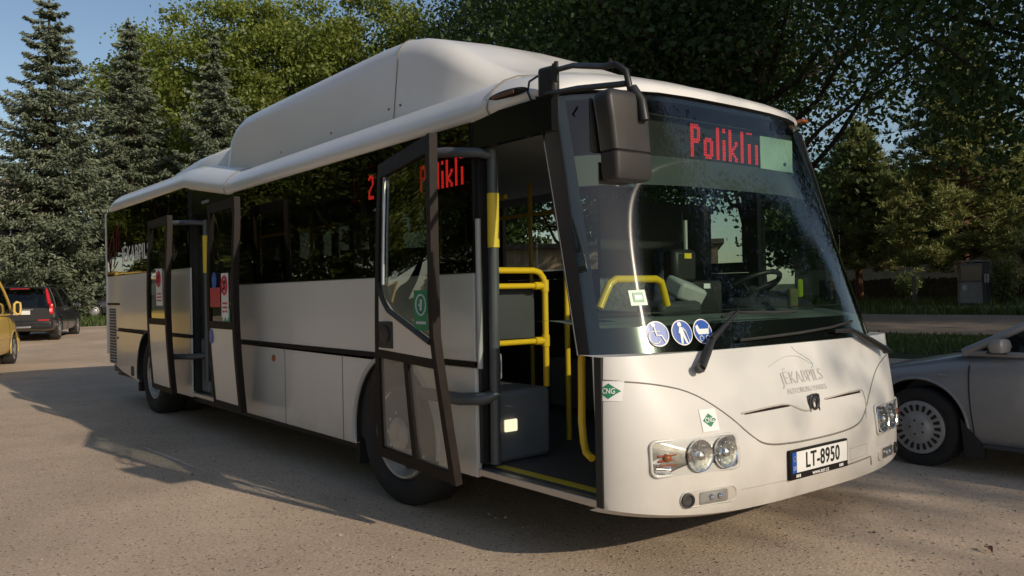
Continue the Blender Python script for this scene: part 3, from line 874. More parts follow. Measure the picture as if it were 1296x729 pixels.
# scuffed pale streaks worn into the tarmac beside the bus
for (xa, ya), (xb, yb) in (((5.66, 1.95), (4.09, 1.865)), ((3.65, 1.79), (2.67, 1.72))):
    rs = random.Random(int(xa * 100)); b = MB()
    n_ = 26
    L_ = [Vector((xa + (xb - xa) * i / n_, ya + (yb - ya) * i / n_ + rs.uniform(-.006, .006), .0165)) for i in range(n_ + 1)]
    W_s = [.004 + .016 * math.sin(math.pi * i / n_) * rs.uniform(.5, 1.2) for i in range(n_ + 1)]
    b.loft([[p_ + Vector((0, w_, 0)), p_ - Vector((0, w_, 0))] for p_, w_ in zip(L_, W_s)], closed=False)
    tag(b.build('ground_scuff', principled('scuffed tarmac', (.62, .53, .43), rough=.9, var=.25, vscale=20), smooth=0), kind='structure')

# loose grit on the tarmac
rng_ = np.random.default_rng(91)
gb = MB()
for k in range(2600):
    a = rng_.uniform(R(-75), R(-2)); d_ = 2.2 + 9 * rng_.uniform() ** 1.3
    x, y = -2.5 + d_ * math.cos(a), 3.97 + d_ * math.sin(a)
    s = rng_.uniform(.003, .009) * (1.8 if rng_.uniform() < .06 else 1)
    q = Matrix.Rotation(rng_.uniform(0, 6.3), 3, 'Z')
    vs = [q @ Vector(v) * s for v in ((1.2, 0, .1), (0, .9, .2), (-1, .2, .1), (-.2, -1, .15), (.2, .1, .9), (0, 0, -.4))]
    gb.add([v + Vector((x, y, .014)) for v in vs], [(0, 1, 4), (1, 2, 4), (2, 3, 4), (3, 0, 4), (1, 0, 5), (2, 1, 5), (3, 2, 5), (0, 3, 5)])
gt = gb.build('grit', principled('grit stones', (.30, .25, .20), rough=.9, var=.6, vscale=3), smooth=0)
tag(gt, 'loose grit scattered over the tarmac', 'grit', kind='stuff')

# fallen leaf on the tarmac
lf = MB()
lf.grid(lambda u, v: (u * .10, (v - .5) * .035 * math.sin(math.pi * min(.98, max(.02, u))), .018 + .02 * math.sin(3 * u) + .008 * abs(v - .5)), [i / 8 for i in range(9)], [0, .25, .5, .75, 1])
o = lf.build('fallen_leaf', principled('dry leaf', (0.10, 0.04, 0.025), rough=.8, var=.3), smooth=60, fix=False)
o.location = (-0.60, -0.55, 0.0); o.rotation_euler = (0, 0, 2.3)
tag(o, 'dry brown curled leaf on the tarmac in front of the silver car', 'leaf')

# ============================================================ THE BUS
# X runs from the nose (0) to the tail (10), Y+ is the door side, Z up
bus = empty('city_bus', (0, 0, 0), 0, 'white low-floor city bus with both doors open and a tall roof hump', 'bus')
HW = 1.275
def part(mb, name, mat, parent=None, **k):
    return mb.build(name, mat, parent or bus, **k)

# ---- front mask surface
def lean(z):
    return 0.0 if z < .57 else .16 * ((z - .57) / .49) ** 1.3
def mask_x(y, z):
    t = min(1.0, abs(y) / HW)
    x = .34 * (1 - max(0.0, 1 - t ** 3.4) ** .55) + lean(z) * (1 - .9 * t ** 4)
    if z < .38:
        x += ((.38 - z) / .12) ** 2 * .035
    return x
def mp(y, z, off=0.0):
    """point on the mask pushed off along its normal"""
    e = .004
    du = Vector((mask_x(y + e, z) - mask_x(y - e, z), 2 * e, 0))
    dv = Vector((mask_x(y, z + e) - mask_x(y, z - e), 0, 2 * e))
    n = dv.cross(du).normalized()
    if n.x > 0: n = -n
    return Vector((mask_x(y, z), y, z)) + n * off
def zbot(y):
    return .262 + .075 * (abs(y) / HW) ** 3
ys = [HW * (1 - (1 - abs(s)) ** 2.2) * (1 if s >= 0 else -1) for s in [i / 40 - 1 for i in range(81)]]
def mask_pt(y, v):
    z = zbot(y) + (1.062 - zbot(y)) * v
    p = mp(y, z)
    if v == 0.0: p.x += .05
    return p
vs_ = [0, .03, .08, .15, .25, .35, .45, .55, .65, .75, .85, .93, 1.0]
m = MB().grid(mask_pt, ys, vs_)
# return under the screen and behind the bumper edge
m.grid(lambda y, v: mp(y, 1.062) + Vector((v * .10, 0, v * .004)), ys, [0, 1])
part(m, 'front_mask', M['white'], smooth=40)
# inner wing wall between mask and door opening
for s in (1, -1):
    part(MB().bb(.30, .345, s * (HW - .05), s * (HW + .0), .36, 1.06), 'mask_edge', M['black'])

def on_mask_line(pts, r_, off=.001, n=6, close=False, per=8):
    out = []
    P = pts + ([pts[0]] if close else [])
    for a, b_ in zip(P[:-1], P[1:]):
        for i in range(per):
            t = i / per
            out.append(mp(a[0] + (b_[0] - a[0]) * t, a[1] + (b_[1] - a[1]) * t, off))
    out.append(mp(P[-1][0], P[-1][1], off))
    return MB().tube(out, r_, n=n)
def smooth_pts(pts, it=3):
    for _ in range(it):
        q = [pts[0]]
        for a, b_ in zip(pts[:-1], pts[1:]):
            q += [(a[0] * .75 + b_[0] * .25, a[1] * .75 + b_[1] * .25), (a[0] * .25 + b_[0] * .75, a[1] * .25 + b_[1] * .75)]
        q.append(pts[-1]); pts = q
    return pts
U = smooth_pts([(1.262, .955), (1.05, .93), (.85, .88), (.66, .76), (.52, .635), (.42, .585), (.2, .57), (0, .568), (-.2, .57), (-.42, .585), (-.52, .635), (-.66, .76), (-.85, .88), (-1.05, .93), (-1.262, .955)], 2)
part(on_mask_line(U, .0045, off=-.0015, per=2), 'hood_seam', M['seam'], smooth=60)
# moulded slots left and right of the emblem
part(on_mask_line(smooth_pts([(.56, .752), (.30, .765), (.17, .762), (.11, .735), (.05, .715), (-.01, .715), (-.05, .72)]), .006, off=-.002, per=2), 'moulded_slot', M['seam_soft'], smooth=60)
part(on_mask_line(smooth_pts([(-.16, .757), (-.36, .768), (-.55, .775), (-.575, .765), (-.575, .70), (-.53, .62)]), .006, off=-.002, per=2), 'moulded_slot', M['seam_soft'], smooth=60)
sl = MB()
sl.grid(lambda y, v: mp(y, .744 + .012 * v + .014 * (.56 - y), .0022), [.54, .45, .35, .25, .17], [0, 1])
part(sl, 'air_slot', M['brown_black'], smooth=60)
sl = MB()
sl.grid(lambda y, v: mp(y, .752 + .010 * v - .012 * (y + .16), .0022), [-.17, -.25, -.35, -.45, -.54], [0, 1])
part(sl, 'air_slot', M['brown_black'], smooth=60)
# lower bumper crease and towing flap
part(on_mask_line([(.62, .395), (.40, .392), (.24, .388), (.24, .40)], .003, off=-.001, per=5), 'bumper_crease', M['seam_soft'], smooth=60)
part(on_mask_line([(-.33, .47), (-.52, .475), (-.52, .415), (-.33, .405)], .003, off=-.001, close=True, per=5), 'towing_flap', M['seam_soft'], smooth=60)
part(on_mask_line([(-.30, .385), (-.56, .395), (-.575, .345)], .005, off=-.001, per=5), 'bumper_crease', M['seam'], smooth=60)
# emblem: ring with side hooks
em = MB()
c0 = mp(-.045, .745, .006)
em.tube([c0 + Vector((-.004, math.cos(t) * .027, math.sin(t) * .031)) for t in [i * math.pi / 12 for i in range(25)]], .008, n=8)
for s in (1, -1):
    em.tube([c0 + Vector((0, s * y_, z_)) for y_, z_ in ((.016, .044), (.034, .042), (.041, .015), (.038, -.02), (.044, -.045))], .008, n=8)
em.tube([c0 + Vector((0, y_, .044)) for y_ in (-.012, 0, .012)], .007, n=8)
part(em, 'emblem', M['dark_metal'], smooth=60)

def text_on_mask(s, y, z, size, mat, name, xs=.8, bold=0.0, off=.003, slope=0.0, parent=None, spacing=1.0):
    vs, fs = text_pts(s, size, xs, bold=bold, spacing=spacing)
    b = MB().add([mp(y - v.x, z + v.y + slope * v.x, off) for v in vs], fs)
    return part(b, name, mat, parent, smooth=0, fix=False)
text_on_mask('JĒKABPILS', -.02, .885, .088, M['faint'], 'city_lettering', .98, slope=.0)
text_on_mask('AUTOBUSU PARKS', -.03, .820, .040, M['faint'], 'depot_lettering', 1.1, slope=.0)
hill = smooth_pts([(.24, .955), (.14, .985), (.05, 1.0), (-.04, .995), (-.10, .97), (-.14, .945)])
part(on_mask_line(hill, .002, off=.001, per=2, n=4), 'skyline_drawing', M['faint'], smooth=60)
part(on_mask_line(smooth_pts([(-.02, 1.045), (-.04, 1.02), (-.10, .99), (-.155, .955), (-.15, .93), (-.13, .925)]), .003, off=.001, per=2, n=4), 'skyline_drawing', M['faint2'], smooth=60)

# CNG diamonds
def cng(y, z, s, tilt=0.0):
    st = part(MB().grid(lambda a, b_: mp(y + a * s, z + b_ * s, .003), [-1, -.5, 0, .5, 1], [-1, 0, 1]), 'fuel_sticker', M['sticker_white'], smooth=60)
    d = MB().add([mp(y, z + s * .62, .0045), mp(y - s * .8, z, .0045), mp(y, z - s * .62, .0045), mp(y + s * .8, z, .0045)], [(0, 1, 2, 3)])
    part(d, 'diamond', M['green'], st, smooth=0)
    text_on_mask('CNG', y, z, s * .62, M['sticker_white'], 'letters', .8, off=.006, bold=.0006, parent=st)
cng(.785, .742, .051)

# ---- headlights
def lamp_outline(y0, y1, z0, z1, r_, n=5):
    out = []
    for cx, cy, a0 in ((y1 - r_, z1 - r_, 0), (y0 + r_, z1 - r_, 90), (y0 + r_, z0 + r_, 180), (y1 - r_, z0 + r_, 270)):
        for i in range(n + 1):
            a = R(a0 + 90 * i / n)
            out.append((cx + r_ * math.cos(a), cy + r_ * math.sin(a)))
    return out
def fill_on_mask(outline, off, mb=None, mi=0, rings=4):
    mb = mb or MB()
    cy = sum(p[0] for p in outline) / len(outline); cz = sum(p[1] for p in outline) / len(outline)
    secs = []
    for k in range(rings + 1):
        t = 1 - k / rings * .999
        secs.append([mp(cy + (p[0] - cy) * t, cz + (p[1] - cz) * t, off) for p in outline])
    mb.loft(secs, mi, closed=True, caps=False)
    return mb
for s in (1, -1):
    def Y(y): return s * y
    out = [(Y(a), b_) for a, b_ in lamp_outline(.645, 1.115, .508, .668, .03)]
    hl = part(fill_on_mask(out, .002), 'headlight', M['lamp_chrome'], smooth=50)
    rim = [mp(a, b_, .004) for a, b_ in out]
    part(MB().tube(rim + rim[:2], .0085, n=8, caps=False), 'surround', M['white'], hl, smooth=60)
    for yc, rr_ in ((.878, .077), (.727, .077)):
        c = mp(Y(yc), .588, .004); n_ = (mp(Y(yc), .588, .1) - mp(Y(yc), .588, 0)).normalized()
        n_ = (n_ + Vector((-.6, 0, 0))).normalized()
        b = MB().lathe([(rr_, .0), (rr_ * .97, .010), (rr_ * .90, .006), (rr_ * .75, .004), (rr_ * .5, .0022), (rr_ * .3, .001), (.001, .001)], c, n_, 20)
        b.lathe([(.020, .003), (.018, .018), (.010, .022), (.001, .023)], c, n_, 14)
        for k in range(9):
            a = 2 * math.pi * k / 9
            b.lathe([(.005, .006), (.003, .010), (.0005, .011)], c + Vector((0, math.cos(a), math.sin(a))) * rr_ * .66, n_, 6)
        part(b, 'reflector', M['bowl'], hl, smooth=0)
    ind = MB()
    c = mp(Y(1.045), .592, .004); n_ = (mp(Y(1.045), .592, .1) - mp(Y(1.045), .592, 0)).normalized()
    ind.lathe([(.020, .0), (.019, .008), (.012, .014), (.001, .016)], c, n_, 16)
    for k in range(3):
        z_ = .556 + .022 * k
        ind.tube([mp(Y(1.085), z_, .004), mp(Y(1.0 + .015 * (k % 2)), z_ + .004, .005)], [.006, .003], n=5)
    part(ind, 'indicator', M['amber'], hl, smooth=60)
    for k in range(3):
        part(MB().tube([mp(Y(1.10 - .004 * k), .530 + .014 * k, .004), mp(Y(1.03), .524 + .012 * k, .004)], .004, n=6), 'reflector_rib', M['chrome'], hl, smooth=60)
    part(fill_on_mask(out, .024), 'lens', M['lens'], hl, smooth=50)
    # fog lamp recess
    out2 = [(Y(a), b_) for a, b_ in lamp_outline(.66, .985, .352, .425, .036)]
    fg = part(fill_on_mask(out2, .002), 'fog_lamp', M['seam_soft'], smooth=50)
    part(fill_on_mask([(Y(a), b_) for a, b_ in lamp_outline(.72, .885, .36, .418, .012)], .006), 'reflector', M['alu'], fg, smooth=50)
    for yc in (.77, .82):
        part(MB().lathe([(.014, .008), (.008, .016), (.001, .018)], mp(Y(yc), .388, .002), (-1, 0, 0), 14), 'bulb', M['chrome'], fg)
    part(fill_on_mask([(Y(a), b_) for a, b_ in lamp_outline(.72, .885, .36, .418, .012)], .012), 'lens', M['lens'], fg, smooth=50)
    part(MB().lathe([(.034, .003), (.034, .012), (.026, .013), (.022, .006), (.001, .005)], mp(Y(.95), .388, .002), (mp(Y(.95), .388, .1) - mp(Y(.95), .388, 0)), 20), 'socket', M['dark_metal'], fg, smooth=30)
    rim = [mp(a, b_, .001) for a, b_ in out2]
    part(MB().tube(rim + rim[:2], .005, n=6, caps=False), 'surround', M['white'], fg, smooth=60)

# ---- number plate
px = mask_x(.26, .47) - .022
pl = part(MB().bb(px, px + .02, -.268, .268, .387, .538), 'licence_plate', M['brown_black'], bevel=.004)
part(MB().bb(px - .004, px - .0005, -.255, .218, .422, .528), 'plate_face', M['plate_white'], pl, bevel=.001)
part(MB().bb(px - .004, px - .0005, .2195, .257, .422, .528), 'country_band', M['blue'], pl)
def flat_text(s, y, z, size, mat, name, x, parent, xs=.8, bold=0.0, spacing=1.0):
    vs, fs = text_pts(s, size, xs, bold=bold, spacing=spacing)
    return part(MB().add([(x, y - v.x, z + v.y) for v in vs], fs), name, mat, parent, smooth=0, fix=False)
flat_text('LT-8950', -.018, .473, .112, M['ink'], 'registration', px - .006, pl, .80, bold=.0018, spacing=1.06)
flat_text('LV', .238, .447, .030, M['sticker_white'], 'country_code', px - .006, pl, .8)
ring = MB()
for k in range(12):
    a = 2 * math.pi * k / 12
    ring.add([(px - .006, .238 + math.cos(a) * .012 + q[0], .495 + math.sin(a) * .012 + q[1]) for q in ((.0022, 0), (0, .0022), (-.0022, 0), (0, -.0022))], [(0, 1, 2, 3)])
part(ring, 'star_ring', M['sticker_yellow'], pl, smooth=0)
flat_text('www.sor.cz', 0, .403, .032, M['sticker_white'], 'frame_lettering', px - .002, pl, 1.0, bold=.0006)
mk = MB()
for yc in (.20, -.20):
    for dy in (-.012, .002, .016):
        mk.bb(px - .002, px - .0005, yc + dy - .005, yc + dy + .005, .397, .412)
part(mk, 'frame_mark', M['sticker_white'], pl, smooth=0)

# ---- windscreen
WH = 1.36   # height 1.06 .. 2.42
def ws(u, v, off=0.0):
    """u -1..1 across (+1 = door side), v 0..1 up"""
    hw = 1.245 - (.150 - .060 * u) * v
    x0 = .165 + .235 * abs(u) ** 4
    x1 = .59 + (.170 - .035 * u) * abs(u) ** 4
    z1 = 2.44 - (.032 + .038 * u) * abs(u) ** 2.5
    x = x0 + (x1 - x0) * v - .012 * math.sin(math.pi * v) * (1 - .6 * u * u)
    return Vector((x, hw * u, 1.062 + (z1 - 1.062) * v)) + Vector((-off * .93, 0, off * .35))
us = [(1 - (1 - abs(i / 24)) ** 1.8) * (1 if i >= 0 else -1) for i in range(-24, 25)]
vv = [i / 20 for i in range(21)]
part(MB().grid(lambda u, v: ws(u, v), us, vv), 'windscreen', M['windscreen'], smooth=60)
# printed black borders (inside face of the glass)
bd_ = MB()
bd_.grid(lambda u, v: ws(u, v, -.006), us, [0, .035, .07, .098 + .0])
bd_.grid(lambda u, v: ws(u, v, -.006), us, [.978, .99, 1.0])
for s in (1, -1):
    bd_.grid(lambda u, v: ws(u, v, -.0065), [s * a for a in (.955, .975, 1.0)], vv)
part(bd_, 'screen_border', M['black_gloss'], smooth=60)
part(MB().grid(lambda u, v: ws(u, v, -.004 + .0), us, [-.012, .004]), 'screen_seal', M['black'], smooth=60)
# A pillars
for s in (1, -1):
    secs = []
    for i in range(13):
        v = i / 12
        e = ws(s, v)
        xs_ = .36 + .24 * v ** 1.2 + .0
        k = max(e.x + .03, xs_ + .03)
        secs.append([Vector((e.x - .002, e.y - s * .01, e.z)), Vector((e.x + .02, e.y + s * .012, e.z)), Vector((e.x + .055, s * (HW - .045 * v), e.z)), Vector((e.x + .085, s * (HW - .045 * v) - s * .02, e.z)), Vector((e.x + .07, e.y - s * .05, e.z))])
    part(MB().loft(secs), 'windscreen_pillar', M['pillar_black'], smooth=50)
    ln = [Vector((ws(s, i / 12).x + .052, s * (HW + .004 - .045 * i / 12), ws(s, i / 12).z)) for i in range(13)]
    part(MB().tube(ln, .004, n=6), 'pillar_trim', M['dark_metal'], smooth=60)

# ---- roof shell
def zr(x):
    if x < 5.2: return 2.325
    if x < 6.5: return 2.325 + .195 * (x - 5.2) / 1.3
    return 2.52 + .036 * (x - 6.5) / 3.5
half = [(HW - .02, -.012), (HW + .004, .0), (HW + .020, .035), (HW + .012, .085), (HW - .03, .15), (HW - .10, .205), (HW - .20, .245), (.90, .275), (.6, .295), (.3, .305), (0, .31)]
full = half + [(-a, b_) for a, b_ in reversed(half[:-1])]
def roof_sec(x):
    return [Vector((x, a, zr(x) + b_)) for a, b_ in full]
xsr = [1.3, 2, 3, 4, 5, 5.2, 5.5, 5.85, 6.2, 6.5, 7, 8, 9, 9.6]
r = MB().loft([roof_sec(x) for x in xsr], closed=False)
# front cap: eases from the first roof section down to the windscreen top line
def cap_pt(i, w):
    S = Vector((1.3, full[i][0], zr(1.3) + full[i][1]))
    a = S.y / (HW + .02)
    sg = 1 if S.y > 0 else -1
    e_ = ws(a * 1.0, 1.0)
    E = Vector((e_.x - .014, e_.y * 1.012, e_.z + .012))
    if abs(S.y) > HW - .03 and full[i][1] < .04:
        e_ = ws(sg, 1.0)
        E = Vector((e_.x + .01, e_.y + sg * .025, e_.z + full[i][1]))
    k = math.sqrt(max(0, 1 - (1 - w) ** 2))
    kz = k if E.z < S.z else w
    return Vector((E.x + (S.x - E.x) * w, E.y + (S.y - E.y) * k, E.z + (S.z - E.z) * kz))
r.loft([[cap_pt(i, w) for i in range(len(full))] for w in (0, .02, .05, .1, .17, .26, .38, .52, .68, .84, 1.0)], closed=False)
# rear cap
def tail_pt(i, w):
    S = Vector((9.6, full[i][0], zr(9.6) + full[i][1]))
    k = math.sqrt(max(0, 1 - w * w))
    return Vector((9.6 + .43 * w, S.y * (.93 + .07 * k), zr(9.6) - .01 + (S.z - zr(9.6) + .01) * k))
r.loft([[tail_pt(i, w) for i in range(len(full))] for w in (0, .2, .4, .6, .75, .87, .95, 1.0)], closed=False)
part(r, 'roof', M['white_clean'], smooth=50)
# seam lines across the cant rail
for xq in (1.12, 5.25):
    sm = MB().tube([Vector((xq, a, zr(max(xq, 1.3)) + b_)) + Vector((0, .001, .001)) for a, b_ in half[1:8]], .0045, n=5)
    part(sm, 'rail_seam', M['seam'], smooth=60)

# ---- roof hump over the gas tanks
def hump_sec(x, zt, w, zb):
    rr_ = min(.17, (zt - zb) * .7)
    out = [(w + .015, zb)]
    n = 8
    for i in range(n + 1):
        a = R(90 * i / n)
        out.append((w - .03 - rr_ * .9 + rr_ * .9 * math.cos(a), zt - .04 - rr_ + rr_ * math.sin(a)))
    out += [(w * .45, zt - .012), (0, zt)]
    return [Vector((x, a, b_)) for a, b_ in out] + [Vector((x, -a, b_)) for a, b_ in reversed(out[:-1])]
prof = [(6.07, 2.72, .99), (6.065, 2.90, .99), (6.04, 3.02, .99), (5.97, 3.12, 1.0), (5.85, 3.19, 1.0), (5.65, 3.228, 1.0), (5.3, 3.235, 1.0), (4.5, 3.235, 1.0), (3.6, 3.235, 1.0), (2.95, 3.235, 1.0), (2.6, 3.22, 1.0), (2.4, 3.185, 1.0), (2.2, 3.125, 1.0), (2.0, 3.035, .997), (1.8, 2.91, .98), (1.64, 2.82, .945), (1.5, 2.76, .89), (1.36, 2.73, .82), (1.2, 2.71, .78), (1.0, 2.665, .77), (.85, 2.61, .72), (.74, 2.56, .66)]
h1 = MB().loft([hump_sec(x, z, w, 2.54) for x, z, w in prof if x >= 2.6], closed=False)
hm = part(h1, 'tank_fairing', M['white_clean'], smooth=50)
h2 = MB().loft([hump_sec(x, z, w, 2.54) for x, z, w in prof if x <= 2.6], closed=False)
part(h2, 'dome_fairing', M['white_clean'], smooth=50)
part(MB().add([p for p in hump_sec(6.072, 2.86, .985, 2.5)], [tuple(range(len(hump_sec(1, 2.8, .9, 2.5))))]), 'fairing_back', M['white_clean'], smooth=0)
part(MB().tube([p + Vector((0, .002, .002)) for p in hump_sec(2.6, 3.22, 1.0, 2.54)[:11]], .0045, n=5), 'fairing_seam', M['seam'], smooth=60)
for x, z in ((2.52, 2.66), (2.68, 2.66), (3.6, 2.64), (4.6, 2.63), (5.45, 2.62)):
    bt = MB().lathe([(.008, .0), (.007, .006), (.001, .007)], (x, 1.003, z + .02), (0, 1, 0), 10)
    part(bt, 'fairing_bolt', M['dark_metal'])
# low rear cover behind the hump
def low_sec(x, zt, w):
    return [Vector((x, a, b_)) for a, b_ in ((w + .06, 2.74), (w + .03, zt - .07), (w, zt - .02), (w - .06, zt), (-w + .06, zt), (-w, zt - .02), (-w - .03, zt - .07), (-w - .06, 2.74))]
lw = MB().loft([low_sec(6.25, 2.76, .68), low_sec(6.27, 2.95, .82), low_sec(6.33, 2.985, .84), low_sec(7.3, 2.985, .85), low_sec(8.3, 2.94, .83), low_sec(8.9, 2.86, .80), low_sec(8.95, 2.76, .70)], closed=False)
part(lw, 'rear_roof_cover', M['white_clean'], smooth=50)

# ---- side walls
def arc(cx, cz, r_, a0, a1, n=18):
    return [(cx + r_ * math.cos(R(a0 + (a1 - a0) * i / n)), cz + r_ * math.sin(R(a0 + (a1 - a0) * i / n))) for i in range(n + 1)]
XF, XR = 2.22, 7.95
T = .035
def wall_pair(poly, name, mat, sides=(1, -1), t=T, y=HW, bevel=.006):
    for s in sides:
        b = MB().prism(poly, 'y', s * y, s * (y - t))
        part(b, name, mat, bevel=bevel, smooth=35)
# mid section (from front door to rear door)
za = .45
def arch_pts(cx, r_, zb):
    a = math.degrees(math.asin((zb - za) / r_))
    return arc(cx, za, r_, a, 180 - a, 48)
midp = [(1.30, .34)] + list(reversed(arch_pts(XF, .53, .34))) + [(5.06, .34), (5.06, .952), (1.30, .952)]
midp = [(1.30, .34), (XF - .518, .34)] + list(reversed(arch_pts(XF, .53, .34)))[1:-1] + [(XF + .518, .34), (5.06, .34), (5.06, .952), (1.30, .952)]
wall_pair(midp, 'lower_side_panel', M['white'])
wall_pair([(1.30, .985), (5.06, .985), (5.06, 1.482), (1.30, 1.482)], 'upper_side_panel', M['white'])
wall_pair([(1.30, .954), (5.06, .954), (5.06, .983), (1.30, .983)], 'rub_strip', M['brown_black'], y=HW + .012, t=.04, bevel=.004)
# rear section
rear = [(6.36, .34), (XR - .518, .34)] + list(reversed(arch_pts(XR, .53, .34)))[1:-1] + [(XR + .518, .34), (8.62, .36), (9.2, .41), (9.7, .49), (9.95, .57), (10.03, .66), (10.03, .952), (6.36, .952)]
wall_pair(rear, 'lower_side_panel', M['white'])
wall_pair([(6.36, .985), (10.03, .985), (10.03, 1.682), (6.36, 1.682)], 'upper_side_panel', M['white'])
wall_pair([(6.36, .954), (9.42, .954), (9.42, .983), (6.36, .983)], 'rub_strip', M['brown_black'], y=HW + .012, t=.04, bevel=.004)
wall_pair([(9.42, .953), (10.03, .953), (10.03, .984), (9.42, .984)], 'corner_panel', M['white'])
wall_pair([(9.36, 1.29), (10.02, 1.29), (10.02, 1.318), (9.36, 1.318)], 'rub_strip', M['brown_black'], sides=(1,), y=HW + .008, t=.012, bevel=.003)
# left side has no doors: close it
for poly in ([(.35, .35), (1.30, .35), (1.30, 1.06), (.35, 1.06)], [(5.06, .34), (6.36, .34), (6.36, 1.48), (5.06, 1.48)]):
    wall_pair(poly, 'lower_side_panel', M['white'], sides=(-1,))
# arch linings and lips
for cx in (XF, XR):
    for s in (1, -1):
        A = arc(cx, za, .53, -12, 192, 24)
        b = MB().loft([[Vector((p[0], s * (HW - .004), p[1])) for p in A], [Vector((p[0], s * .80, p[1])) for p in A]], closed=False)
        part(b, 'wheel_housing', M['black'], smooth=60)
        part(MB().tube([Vector((p[0], s * (HW + .004), p[1])) for p in arc(cx, za, .532, -8, 188, 48)], .015, n=8), 'arch_lip', M['lgrey'] if cx == XF else M['black'], smooth=60)
# seams of the service flaps
for xq in (3.95, 2.93):
    part(MB().bb(xq - .004, xq + .004, HW - .001, HW + .002, .345, .95), 'flap_seam', M['seam'])
part(MB().lathe([(.028, 0), (.028, .010), (.022, .014), (.001, .015)], (4.17, HW, .86), (0, 1, 0), 16), 'side_marker', M['amber'])
part(MB().bb(8.70, 8.80, HW, HW + .012, .40, .52), 'side_flap', M['dgrey'], bevel=.006)
gv = MB().bb(9.58, 9.93, HW - .001, HW + .003, .50, 1.24)
gr = part(gv, 'air_grille', M['dgrey'])
b = MB()
for i in range(19):
    b.bb(9.57, 9.94, HW + .0035, HW + .012, .505 + i * .039, .520 + i * .039)
part(b, 'louvre', M['lgrey'], gr)
part(MB().bb(9.47, 9.50, HW, HW + .008, .84, .87), 'lock', M['dgrey'])

# window band: posts behind flush tinted glass
def band(x0, x1, z0, z1, sides=(1, -1)):
    for s in sides:
        part(MB().bb(x0 + .004, x1 - .004, s * (HW + .001), s * (HW + .007), z0, z1), 'side_window', M['side_glass'])
def zt_(x): return zr(x) - .012
for s in (1, -1):
    fr = MB()
    y0, y1 = s * (HW - .002), s * (HW - .045)
    fr.bb(1.30, 5.06, y0, y1, 1.484, 1.56)
    fr.bb(1.30, 5.06, y0, y1, 2.23, 2.33)
    for x0, x1 in (((1.30, 1.36), (2.70, 2.80), (3.72, 3.90), (4.55, 4.67), (4.98, 5.06)) if s > 0 else ((1.30, 1.36), (2.72, 2.80), (4.30, 4.42), (4.98, 5.06))):
        fr.bb(x0, x1, y0 - s * .001, y1 + s * .001, 1.561, 2.229)
    if s > 0: fr.bb(2.80, 3.72, y0 - s * .002, y1 + s * .002, 2.02, 2.06)
    part(fr, 'window_frame', M['black'])
    fr = MB()
    fr.bb(6.36, 10.02, y0, y1, 1.684, 1.76)
    fr.bb(6.36, 10.02, y0, y1, 2.42, 2.56)
    for x0, x1 in ((6.36, 6.42), (7.05, 7.15), (8.1, 8.25), (9.93, 10.02)):
        fr.bb(x0, x1, y0 - s * .001, y1 + s * .001, 1.761, 2.419)
    part(fr, 'window_frame', M['black'])
for s in (1, -1):
    for x0, x1 in ((1.30, 2.35), (2.355, 2.71), (2.715, 3.81), (3.815, 5.06)):
        part(MB().bb(x0 + .004, x1 - .004, s * (HW + .001), s * (HW + .007), 1.486, 2.32), 'side_window', M['side_glass'] if s > 0 else M['far_glass'])
    for x0, x1 in ((6.36, 7.1), (7.105, 8.17), (8.175, 10.02)):
        part(MB().bb(x0 + .004, x1 - .004, s * (HW + .001), s * (HW + .007), 1.686, 2.53), 'side_window', M['side_glass'])
part(MB().bb(5.06, 6.36, -HW - .007, -HW - .001, 1.49, 2.33), 'side_window', M['far_glass'])
# driver's side window and front quarter on the far side
part(MB().bb(.60, 1.29, -HW - .006, -HW, 1.09, 2.30), 'side_window', M['clear_glass'])
part(MB().bb(1.22, 1.30, -HW + .001, -HW + .045, 1.06, 2.33), 'window_post', M['black'])
# headers over the doors, rear door soffit
part(MB().bb(.62, 1.30, HW - .05, HW - .006, 2.17, 2.345), 'door_header', M['black_gloss'])
part(MB().prism([(5.06, 2.215), (6.36, 2.215), (6.36, 2.50), (5.2, 2.325), (5.06, 2.325)], 'y', HW - .05, HW - .008), 'door_header', M['black_gloss'])
part(MB().bb(5.75, 5.95, HW - .0075, HW + .006, 2.30, 2.33), 'door_lamp', M['grey'], bevel=.004)
# back wall
part(MB().bb(10.031, 10.07, -HW + .02, HW - .02, .60, 2.56), 'tail_panel', M['white'], bevel=.015)
part(MB().tube([(10.035, HW - .01, .62), (10.035, HW - .01, 2.55)], .03, n=10), 'tail_corner', M['white'], smooth=60)
# underbody
part(MB().bb(.35, 9.9, -1.19, 1.19, .335, .36), 'underbody', M['black'])
part(MB().bb(3.0, 7.2, -1.0, 1.0, .20, .334), 'chassis', M['black'])
part(MB().bb(8.6, 9.8, -.9, .9, .28, .60), 'engine', M['black'])
part(MB().bb(9.1, 9.2, .95, 1.1, .16, .36), 'mud_flap', M['rubber'])
part(MB().bb(2.80, 2.83, .88, 1.22, .18, .42), 'mud_flap', M['rubber'])

